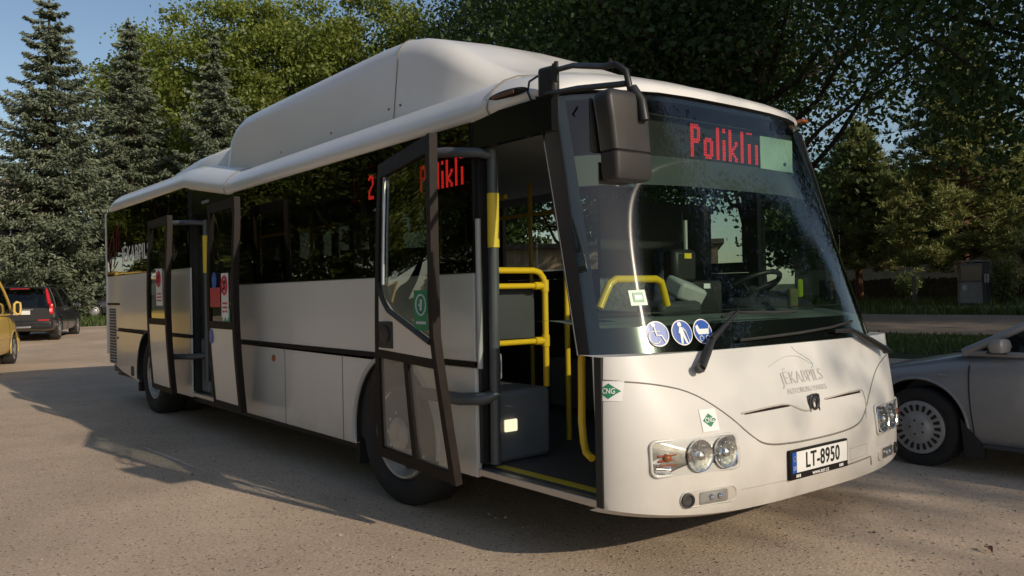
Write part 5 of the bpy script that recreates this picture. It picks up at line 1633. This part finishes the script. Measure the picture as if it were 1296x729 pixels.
# side CNG diamond on the flank of the mask
zq = .905
def mk_side(a, b_, off):
    lo_, hi_ = .6, HW - .0005
    tx = .278 + a
    for _ in range(40):
        md = (lo_ + hi_) / 2
        if mask_x(md, zq + b_) < tx: lo_ = md
        else: hi_ = md
    e = Vector((tx, lo_, zq + b_))
    n_ = Vector((-.45, .9, 0)).normalized()
    return e + n_ * (off + .003)
def side_patch(w, h_, off, mat, name, par=None):
    return part(MB().grid(lambda a, b_: mk_side(a, b_, off), [-w + 2 * w * i / 10 for i in range(11)], [-h_, 0, h_]), name, mat, par, smooth=60)
sd = side_patch(.046, .046, 0, M['sticker_white'], 'fuel_sticker')
dm = MB(); nn_ = 12
for i in range(nn_):
    x0 = -.041 + .082 * i / nn_; x1 = -.041 + .082 * (i + 1) / nn_
    h0, h1_ =   .036 * (1 - abs(x0) / .041), .036 * (1 - abs(x1) / .041)
    dm.add([mk_side(x0, -h0, .0015), mk_side(x1, -h1_, .0015), mk_side(x1, h1_, .0015), mk_side(x0, h0, .0015)], [(0, 1, 2, 3)])
part(dm, 'diamond', M['green'], sd, smooth=60)
vs, fs = text_pts('CNG', .036, .60, bold=.0006)
part(MB().add([mk_side(-v.x, v.y, .003) for v in vs], fs), 'letters', M['sticker_white'], sd, smooth=0, fix=False)

# ---- mirror on the door side
mr = MB()
def rr_sec(z, w, d, oy, ox):
    r_ = min(w, d) * .42
    out = []
    for cx, cy, a0 in ((d - r_, w - r_, 0), (-d + r_, w - r_, 90), (-d + r_, -w + r_, 180), (d - r_, -w + r_, 270)):
        for i in range(5):
            a = R(a0 + 90 * i / 4)
            out.append(Vector((ox + cx + r_ * math.cos(a), oy + cy + r_ * math.sin(a), z)))
    return out
OX, OY = -.10, 1.525
secs = []
for z, w, d, oy in ((1.815, .09, .03, -.035), (1.822, .112, .048, -.035), (1.85, .118, .055, -.035), (1.925, .120, .055, -.033), (1.932, .108, .046, -.030), (1.938, .120, .053, -.030), (2.06, .124, .055, .0 - .015), (2.14, .124, .055, 0), (2.165, .116, .05, 0), (2.178, .09, .035, 0)):
    secs.append(rr_sec(z, w * .9, d * .92, OY + oy, OX))
mr.loft(secs)
mo = part(mr, 'door_side_mirror', M['black'], smooth=45)
mo.data.materials[0] = principled('mirror shell', (.028, .027, .027), rough=.5, var=.2)
part(MB().bb(OX + .056, OX + .060, OY - .115, OY + .115, 1.93, 2.15), 'mirror_glass', M['chrome'], mo)
part(MB().bb(OX + .056, OX + .060, OY - .145, OY + .07, 1.805, 1.895), 'mirror_glass', M['chrome'], mo)
arm = MB()
arm.tube([(.66, 1.225, 2.475), (.40, 1.32, 2.43), (.05, 1.47, 2.325), (-.06, 1.50, 2.305), (-.105, 1.49, 2.27), (-.11, 1.47, 2.19), (-.11, 1.465, 2.10)], .0135, n=8)
arm.tube([(.70, 1.235, 2.365), (.35, 1.34, 2.31), (-.02, 1.455, 2.235), (-.10, 1.48, 2.22)], .0135, n=8)
arm.tube([(-.115, 1.465, 2.20), (-.155, 1.455, 2.14), (-.165, 1.45, 2.06)], .022, n=8)
arm.tube([(.62, 1.245, 2.42), (.62, 1.245, 2.50)], .012, n=6).tube([(.585, 1.262, 2.40), (.585, 1.262, 2.50)], .012, n=6)
part(arm, 'mirror_arm', M['black'], mo, smooth=60)
part(MB().box((.69, 1.222, 2.42), (.12, .05, .17), 0, Matrix.Rotation(R(8), 3, 'Z')), 'mirror_bracket', M['black'], mo, bevel=.02)
part(MB().tube([(.76, 1.235, 2.47), (.81, 1.25, 2.45), (.825, 1.25, 2.40), (.80, 1.25, 2.355), (.76, 1.24, 2.34)], .006, n=6), 'mirror_cable', M['black'], mo, smooth=60)
part(MB().tube([(.42, 1.06, 2.475), (.40, 1.075, 2.50), (.45, 1.02, 2.51)], .008, n=6), 'washer_hose', M['black'], smooth=60)
# marker lamps on the cant rail and the roof corner
b = MB()
lo = [Vector((1.0 + .20 * math.cos(t), HW - .012 + .0, 2.405 + .038 * math.sin(t) if math.sin(t) > 0 else 2.405 + .012 * math.sin(t))) for t in [i * math.pi / 12 for i in range(24)]]
b.loft([[p + Vector((0, .0, 0)) for p in lo], [Vector((1.0 + (p.x - 1.0) * .8, p.y + .016, 2.408 + (p.z - 2.408) * .7)) for p in lo]])
part(b, 'cant_rail_lamp', M['brown_black'], smooth=40)
part(MB().bb(.90, 1.10, HW + .003, HW + .010, 2.405, 2.425), 'lamp_lens', M['brownlens'], bevel=.004)
part(MB().bb(.70, .78, -1.10, -1.04, 2.475, 2.50), 'roof_marker', M['amber'], bevel=.008)

# ---- wipers
wp = part(MB().tube([mp(.80, .975, .03), mp(.80, .975, .055)], .024, n=12), 'wiper', M['black'], smooth=40)
b = MB()
pA = mp(.80, .975, .05); pB = ws_at(.66, 1.10, .05); pC = ws_at(.40, 1.235, .04)
b.tube([pA, (pA + pB) / 2, pB], [.027, .026, .020], n=8, flat=.6)
b.tube([pB, pC], [.018, .008], n=8)
part(b, 'wiper_arm', M['black'], wp, smooth=60)
part(MB().tube([ws_at(y_, z_, .022) for y_, z_ in ((.52, 1.215), (.42, 1.236), (.3, 1.232), (.1, 1.226), (-.12, 1.222))], .008, n=6), 'wiper_blade', M['rubber'], wp, smooth=60)
wp = part(MB().tube([mp(-.95, .965, .03), mp(-.95, .965, .06)], .024, n=12), 'wiper', M['black'], smooth=40)
b = MB()
pA = mp(-.97, .955, .05); pB = ws_at(-.62, 1.095, .045); pC = ws_at(-.45, 1.10, .03)
b.tube([pA, (pA * .45 + pB * .55), pB], [.026, .030, .018], n=8, flat=.7)
b.tube([pB, pC], [.016, .010], n=8)
part(b, 'wiper_arm', M['black'], wp, smooth=60)
part(MB().tube([ws_at(y_, z_, .020) for y_, z_ in ((-.72, 1.15), (-.45, 1.125), (-.1, 1.108), (.2, 1.10), (.42, 1.095))], .008, n=6), 'wiper_blade', M['rubber'], wp, smooth=60)

# ============================================================ CARS
def apply_cut(body, cutters):
    for c in cutters:
        md = body.modifiers.new('cut', 'BOOLEAN'); md.operation = 'DIFFERENCE'; md.object = c; md.solver = 'EXACT'
    dg = bpy.context.evaluated_depsgraph_get()
    me = bpy.data.meshes.new_from_object(body.evaluated_get(dg))
    body.modifiers.clear()
    old = body.data; body.data = me; me.name = old.name
    me.polygons.foreach_set('use_smooth', [True] * len(me.polygons)); me.set_sharp_from_angle(angle=R(32)); me.update()
    for c in cutters:
        d = c.data; bpy.data.objects.remove(c); bpy.data.meshes.remove(d)

def body_ring(x, zb, zs, zt, w):
    zm = .5 * (zb + zs)
    h_ = [(0, zb), (w * .78, zb), (w * .93, zb + .03), (w * .985, zb + .12), (w, zm - .02), (w * .995, zm + .10), (w * .975, zs - .10), (w * .945, zs - .025), (w * .90, zs + .10 * (zt - zs)), (w * .78, zs + .5 * (zt - zs)), (w * .45, zs + .9 * (zt - zs)), (0, zt)]
    return [Vector((x, -a, z)) for a, z in h_] + [Vector((x, a, z)) for a, z in reversed(h_[1:-1])]

def make_car(name, label, cat, loc, rz, S, wheels, wr, tw, gh_, paint, cover='slots', extra=None, lip=.012, seam_x=(), group=None, glass='car_glass', bsub=True, lower=None):
    root = empty(name, loc, rz, label, cat, group)
    # densify stations with a smooth curve
    xs = [s[0] for s in S]
    N = 44
    Q = []
    for i in range(N + 1):
        x = xs[0] + (xs[-1] - xs[0]) * i / N
        for j in range(len(S) - 1):
            if (S[j][0] >= x >= S[j + 1][0]):
                t = (S[j][0] - x) / (S[j][0] - S[j + 1][0])
                Q.append(tuple(S[j][k] * (1 - t) + S[j + 1][k] * t for k in range(5)))
                break
    for it in range(2):
        Q = [Q[0]] + [tuple([Q[i][0]] + [(Q[i - 1][k] + 2 * Q[i][k] + Q[i + 1][k]) / 4 for k in range(1, 5)]) for i in range(1, len(Q) - 1)] + [Q[-1]]
    mb = MB().loft([body_ring(*q) for q in Q])
    body = mb.build('body', paint, root, smooth=32)
    half_w = max(s[4] for s in S)
    cut = []
    for wx in wheels:
        for s in (1, -1):
            c = MB().lathe([(.0005, -.1), (wr + .055, -.1), (wr + .055, .36), (.0005, .36)], (wx, s * (half_w + .0), wr + .01), (0, -s, 0), 40).build('cutter', M['black'], None, smooth=0)
            bm = bmesh.new(); bm.from_mesh(c.data); bmesh.ops.remove_doubles(bm, verts=bm.verts, dist=.002); bmesh.ops.recalc_face_normals(bm, faces=bm.faces); bm.to_mesh(c.data); bm.free()
            c.parent = root
            cut.append(c)
    bpy.context.view_layer.update()
    apply_cut(body, cut)
    for wx in wheels:
        for s in (1, -1):
            yo = s * (half_w - .025)
            # lining and lip
            A = arc(wx, wr + .01, wr + .050, -18, 198, 24)
            MB().loft([[Vector((p[0], s * (half_w - .03), p[1])) for p in A], [Vector((p[0], s * (half_w - .34), p[1])) for p in A]], closed=False).build('wheel_lining', M['black'], root, smooth=60)
            A = arc(wx, wr + .01, wr + .062, -12, 192, 30)
            MB().tube([Vector((p[0], s * (half_w - .012), p[1])) for p in A], lip, n=8).build('arch_lip', lower or paint, root, smooth=60)
            rr_ = wr * .66
            t = MB().lathe([(rr_, -.01), (rr_ + .015, .015), (wr - .05, .022), (wr - .012, .008), (wr, -.02), (wr, -tw + .03), (wr - .02, -tw), (rr_, -tw)], (0, 0, 0), (0, s, 0), 44)
            w = t.build('wheel', M['rubber'], root, smooth=40)
            w.location = (wx, yo, wr)
            b = MB().lathe([(rr_ + .004, -.004), (rr_, .012), (rr_ * .93, .016), (rr_ * .60, .012), (rr_ * .42, .022), (rr_ * .36, .030), (rr_ * .2, .034), (.001, .030)], (0, 0, 0), (0, s, 0), 44)
            b.build('wheel_cover', M['hub'], w, smooth=40)
            k = MB()
            n = 20 if cover == 'slots' else 5
            for i in range(n):
                a = 2 * math.pi * i / n
                da = (.56 if cover == 'slots' else .30) * math.pi / n * (1 if cover == 'slots' else 1.6)
                r0, r1 = (rr_ * .62, rr_ * .87) if cover == 'slots' else (rr_ * .42, rr_ * .88)
                def pt(r_, q): return (math.cos(a + q) * r_, s * .0185, math.sin(a + q) * r_)
                k.add([pt(r0, -da * .8), pt(r1 * .97, -da), pt(r1, 0), pt(r1 * .97, da), pt(r0, da * .8)], [(0, 1, 2, 3, 4)])
            k.build('cover_slot', M['black'], w, smooth=0)
            for i in range(5):
                a = 2 * math.pi * i / 5
                q = MB().lathe([(.009, .0), (.009, .034), (.001, .035)], (math.cos(a) * rr_ * .27, 0, math.sin(a) * rr_ * .27), (0, s, 0), 6)
                q.build('wheel_nut', M['dark_metal'], w, smooth=0)
    # greenhouse: (xf0, xf1, xr1, xr0, wb, wt, zb, zt)
    xf0, xf1, xr1, xr0, wb, wt, zb, zt = gh_
    def gp(k, s, t):  # k along the belt 0 front .. 1 rear
        b0 = Vector((xf0 + (xr0 - xf0) * k, s * wb, zb)); t0 = Vector((xf1 + (xr1 - xf1) * k, s * wt, zt))
        p = b0 * (1 - t) + t0 * t
        p.y += s * .03 * math.sin(math.pi * t)
        return p
    tt = [0, .2, .4, .6, .8, 1]
    for s in (1, -1):
        for k0, k1 in ((.03, .47), (.50, .80), (.82, .97)):
            MB().grid(lambda u, v: gp(u, s, v), [k0, k1], tt).build('side_window', M[glass], root, smooth=60)
    def front(u, v, x0, x1, bow):
        p = Vector((x0 + (x1 - x0) * v, u * (wb + (wt - wb) * v), zb + (zt - zb) * v))
        p.x += bow * (1 - u * u); p.z += .02 * (1 - u * u) * v
        return p
    uu = [i / 6 - 1 for i in range(13)]
    MB().grid(lambda u, v: front(u, v, xf0, xf1, .09), uu, tt).build('windscreen', M[glass], root, smooth=60)
    MB().grid(lambda u, v: front(u, v, xr0, xr1, -.06), uu, tt).build('rear_window', M[glass], root, smooth=60)
    rf = MB()
    def roofp(u, v):
        x = (xf1 + .02) * (1 - v) + (xr1 - .02) * v
        return Vector((x + (.09 * (1 - v) - .06 * v) * (1 - u * u), u * (wt + .012), zt - .012 + .055 * (1 - abs(u) ** 3) * (1 - .5 * (2 * v - 1) ** 4)))
    rf.grid(roofp, uu, [i / 10 for i in range(11)])
    rf.build('roof', paint, root, smooth=60, solid=.03)
    for s in (1, -1):
        MB().tube([gp(0, s, t) for t in tt], [.034, .030, .028, .026, .026, .026], n=8).build('windscreen_pillar', paint, root, smooth=60)
        MB().tube([gp(.985, s, t) for t in tt], [.07, .06, .055, .05, .045, .04], n=8).build('rear_pillar', paint, root, smooth=60)
        MB().tube([gp(k, s, 1) for k in (0, .25, .5, .75, 1)], .026, n=8).build('roof_frame', paint, root, smooth=60)
        MB().tube([gp(k, s, 0) for k in (0, .25, .5, .75, 1)], .022, n=8).build('waist_frame', paint, root, smooth=60)
        MB().tube([gp(.485, s, t) + Vector((0, s * .003, 0)) for t in tt], .035, n=8).build('door_pillar', M['black'], root, smooth=60)
        MB().tube([gp(.81, s, t) + Vector((0, s * .003, 0)) for t in tt], .02, n=8).build('door_pillar', M['black'], root, smooth=60)
    # seats and dash inside
    for s in (1, -1):
        b = MB()
        xm = xf0 + (xr0 - xf0) * .42
        b.bb(xm - .14, xm, s * .38 - .22, s * .38 + .22, zb - .3, zb + (zt - zb) * .55)
        b.bb(xm - .12, xm - .03, s * .38 - .12, s * .38 + .12, zb + (zt - zb) * .6, zb + (zt - zb) * .85)
        b.build('seat', M['dgrey'], root, bevel=.03)
    b = MB()
    xm = xf0 + (xr0 - xf0) * .74
    b.bb(xm - .14, xm, -.55, .55, zb - .3, zb + (zt - zb) * .5)
    b.build('rear_seat', M['dgrey'], root, bevel=.03)
    MB().bb(xf0 - .35, xf0 - .1, -wb * .9, wb * .9, zb - .1, zb + .03).build('dashboard', M['dgrey'], root, bevel=.03)
    for xq in seam_x:
        for s in (1, -1):
            b = MB()
            # vertical shut line following the flank
            for j in range(len(Q) - 1):
                if Q[j][0] >= xq >= Q[j + 1][0]:
                    ring = body_ring(*Q[j])[2:8]
                    b.tube([Vector((xq + .05 * math.sin((p.z - .2) * 2.2), -s * p.y * 1.002, p.z)) for p in ring], .005, n=5)
                    break
            b.build('shut_line', M['black'], root, smooth=60)
    return root
M['hub'] = principled('wheel cover', (.40, .40, .41), rough=.4, metal=.4, var=.1, vscale=10)

# ---- silver hatchback parked beside the nose of the bus
S = [(1.99, .32, .50, .52, .50), (1.95, .22, .57, .60, .64), (1.80, .18, .645, .68, .75), (1.5, .17, .70, .765, .80), (1.2, .17, .745, .82, .82), (.9, .17, .80, .885, .825), (.6, .17, .83, .90, .828), (0, .17, .845, .90, .828), (-.8, .17, .86, .91, .82), (-1.3, .18, .87, .92, .80), (-1.75, .22, .86, .92, .74), (-1.93, .36, .80, .85, .62)]
car = make_car('silver_hatchback', 'silver hatchback with a slotted wheel cover parked in the shade beside the bus nose', 'car', (-.63, -3.09, 0), 0, S, (1.21, -1.22), .298, .19, (.90, -.02, -1.25, -1.72, .745, .56, .865, 1.34), M['silver'], seam_x=(.80, -.22))
# door mirror
mm_ = MB().loft([rr_sec(z, w, d, .885, .60) for z, w, d in ((.885, .045, .025), (.893, .075, .04), (.93, .088, .05), (.972, .078, .04), (.984, .045, .025))])
mo = mm_.build('door_mirror', M['silver'], car, smooth=45)
MB().tube([(.62, .80, .90), (.61, .86, .925)], .03, n=8).build('mirror_foot', M['black'], mo)
MB().add([(.735, .772, .868), (.60, .772, .868), (.60, .752, .985)], [(0, 1, 2)]).build('mirror_triangle', M['black'], car, smooth=0, solid=.02)
MB().bb(.98, 1.05, .818, .826, .70, .715).build('model_script', M['chrome'], car)
MB().bb(.90, 1.0, -.70, .70, .865, .875).build('cowl', M['black'], car)
MB().loft([[Vector((.74, .828, .20)), Vector((.74, .79, .20)), Vector((.74, .79, .12)), Vector((.74, .828, .12))], [Vector((.90, .828, .40)), Vector((.90, .79, .40)), Vector((.87, .79, .12)), Vector((.87, .828, .12))]]).build('mud_flap', M['black'], car)
MB().bb(-.85, .75, .80, .832, .20, .235).build('sill_trim', M['dgrey'], car, bevel=.01)
for s in (1, -1):
    MB().box((1.83, s * .66, .60), (.20, .20, .12), 0, Matrix.Rotation(R(-s * 28), 3, 'Z')).build('headlight', M['chrome'], car, bevel=.03)
    MB().bb(-1.90, -1.80, s * .58 - .08, s * .58 + .08, .62, .82).build('tail_lamp', M['tail_red'], car, bevel=.02)
    MB().bb(-.42, -.26, s * .825 - .012, s * .825 + .02, .76, .785).build('door_handle', M['silver'], car, bevel=.006)

# ---- dark estate car at the left
th = R(-20.5); hx, hy = math.cos(th), math.sin(th)
cx, cy = 26.2 + 1.40 * hx + .78 * (-hy), -.76 + 1.40 * hy + .78 * hx
S = [(2.30, .40, .62, .66, .60), (2.2, .26, .72, .76, .78), (1.8, .24, .82, .88, .86), (1.2, .24, .90, .96, .88), (.7, .24, .94, 1.0, .88), (0, .24, .95, 1.0, .88), (-1.2, .24, .96, 1.0, .88), (-1.9, .26, .97, 1.0, .86), (-2.22, .32, .97, 1.0, .82), (-2.32, .42, .95, .98, .80)]
suv = make_car('dark_estate', 'dark estate car seen from behind with a lit red tail lamp, beside the yellow van', 'car', (cx, cy, gh(cx, cy)), th, S, (1.42, -1.40), .335, .23, (1.0, .20, -2.0, -2.26, .80, .62, .96, 1.57), M['dark_paint'], cover='spokes', seam_x=(.85, -.25, -1.2))
for s in (1, -1):
    b = MB().bb(-2.345, -2.20, s * .80 - .075, s * .80 + .035, .78, 1.10)
    tl = b.build('tail_lamp', M['tail_red'], suv, bevel=.03)
    MB().tube([(-2.29, s * .77, 1.08), (-2.16, s * .70, 1.32), (-2.06, s * .645, 1.52)], [.055, .048, .035], n=8).build('upper_lamp', M['tail_red'], tl, smooth=60)
    MB().bb(-2.352, -2.34, s * .80 - .05, s * .80 + .02, .86, .95).build('lamp_lens', principled('pink lamp glow', (.8, .2, .2), rough=.2, emit=(1, .15, .15), estr=.8), tl)
    MB().tube([(.2, s * .60, 1.64), (-.3, s * .60, 1.66), (-1.4, s * .60, 1.65), (-1.9, s * .60, 1.62)], .02, n=8).build('roof_rail', M['black'], suv, smooth=60)
    MB().loft([rr_sec(z, w, d, s * .98, .78) for z, w, d in ((.95, .06, .03), (.97, .10, .06), (1.05, .10, .06), (1.09, .07, .04))]).build('door_mirror', M['dark_paint'], suv, smooth=45)
    MB().bb(-2.36, -2.345, s * .62 - .15, s * .62 + .15, .58, .63).build('bumper_reflector', M['tail_red'], suv)
MB().bb(-2.40, -2.15, -.84, .84, .36, .60).build('bumper', M['black'], suv, bevel=.05)
MB().bb(-2.42, -2.402, -.30, .45, .385, .44).build('skid_plate', M['alu'], suv, bevel=.01)
pt_ = MB().bb(-2.352, -2.336, -.27, .27, .78, .90).build('licence_plate', M['plate_white'], suv, bevel=.004)
MB().bb(-2.36, -2.34, -.35, .35, .915, .935).build('tailgate_trim', M['alu'], suv)
MB().bb(-2.30, -2.05, -.60, .60, 1.575, 1.60).build('tailgate_spoiler', M['dark_paint'], suv, bevel=.01)
MB().bb(-2.318, -2.28, -.25, .25, 1.53, 1.55).build('brake_lamp', M['sticker_red'], suv)

# ---- yellow van at the left edge
th = R(-17); hx, hy = math.cos(th), math.sin(th)
# front right wheel sits at (18.45, 1.38): local (1.50, -.80)
cx, cy = 18.45 - 1.50 * hx + .80 * (-hy), 1.44 - 1.50 * hy + .80 * hx
S = [(2.30, .42, .72, .75, .66), (2.22, .30, .84, .88, .80), (1.9, .26, .94, 1.0, .885), (1.3, .24, 1.02, 1.08, .905), (.9, .24, 1.06, 1.10, .91), (0, .24, 1.08, 1.11, .91), (-1.5, .26, 1.08, 1.11, .91), (-2.2, .30, 1.08, 1.11, .90), (-2.36, .40, 1.06, 1.10, .86)]
van = make_car('yellow_van', 'yellow van cut by the left edge, only its wheel, wing and mirror in view', 'van', (cx, cy, 0), th, S, (1.50, -1.35), .325, .22, (1.50, .62, -2.15, -2.30, .86, .74, 1.08, 1.88), M['yellow_paint'], cover='spokes', seam_x=(.95, -.15))
for s in (1, -1):
    mo = MB().tube([(1.20, s * 1.0, 1.08), (1.22, s * 1.06, 1.09), (1.24, s * 1.07, 1.20), (1.23, s * 1.06, 1.32), (1.21, s * 1.0, 1.34), (1.20, s * .96, 1.30), (1.19, s * .955, 1.14), (1.20, s * 1.0, 1.08)], .028, n=8).build('door_mirror', M['yellow_paint'], van, smooth=60)
    MB().bb(1.195, 1.215, s * 1.01 - .045, s * 1.01 + .045, 1.10, 1.32).build('mirror_glass', M['black_gloss'], mo)
    MB().tube([(1.18, s * .88, 1.12), (1.2, s * .97, 1.14)], .025, n=8).build('mirror_foot', M['black'], mo)
    MB().bb(2.05, 2.24, s * .72 - .1, s * .72 + .1, .72, .86).build('headlight', M['chrome'], van, bevel=.03)
    MB().bb(-.2, 1.2, s * .912 - .006, s * .912 + .012, .58, .64).build('side_moulding', M['yellow_paint'], van, bevel=.006)
MB().bb(2.10, 2.38, -.86, .86, .34, .56).build('bumper', M['yellow_paint'], van, bevel=.06)

# ---- dark car under the spruce
S = [(1.99, .32, .50, .52, .50), (1.95, .22, .57, .60, .64), (1.80, .18, .645, .68, .75), (1.5, .17, .70, .765, .80), (1.2, .17, .765, .83, .82), (.9, .17, .82, .895, .825), (0, .17, .86, .92, .828), (-1.3, .18, .88, .93, .80), (-1.93, .36, .82, .87, .66)]
th = R(75)
cx, cy = 41.9 + .8 - 1.21 * math.cos(th), -5.2 - 1.21 * math.sin(th)
dk = make_car('dark_hatchback', 'dark car half hidden by the tail of the bus, parked under the spruces', 'car', (cx, cy, gh(cx, cy)), th, S, (1.21, -1.22), .31, .19, (.90, -.02, -1.25, -1.72, .745, .56, .865, 1.38), M['dark_paint'], cover='slots', seam_x=(.80,))
for s in (1, -1):
    MB().box((1.83, s * .66, .60), (.20, .20, .12), 0, Matrix.Rotation(R(-s * 28), 3, 'Z')).build('headlight', M['chrome'], dk, bevel=.03)
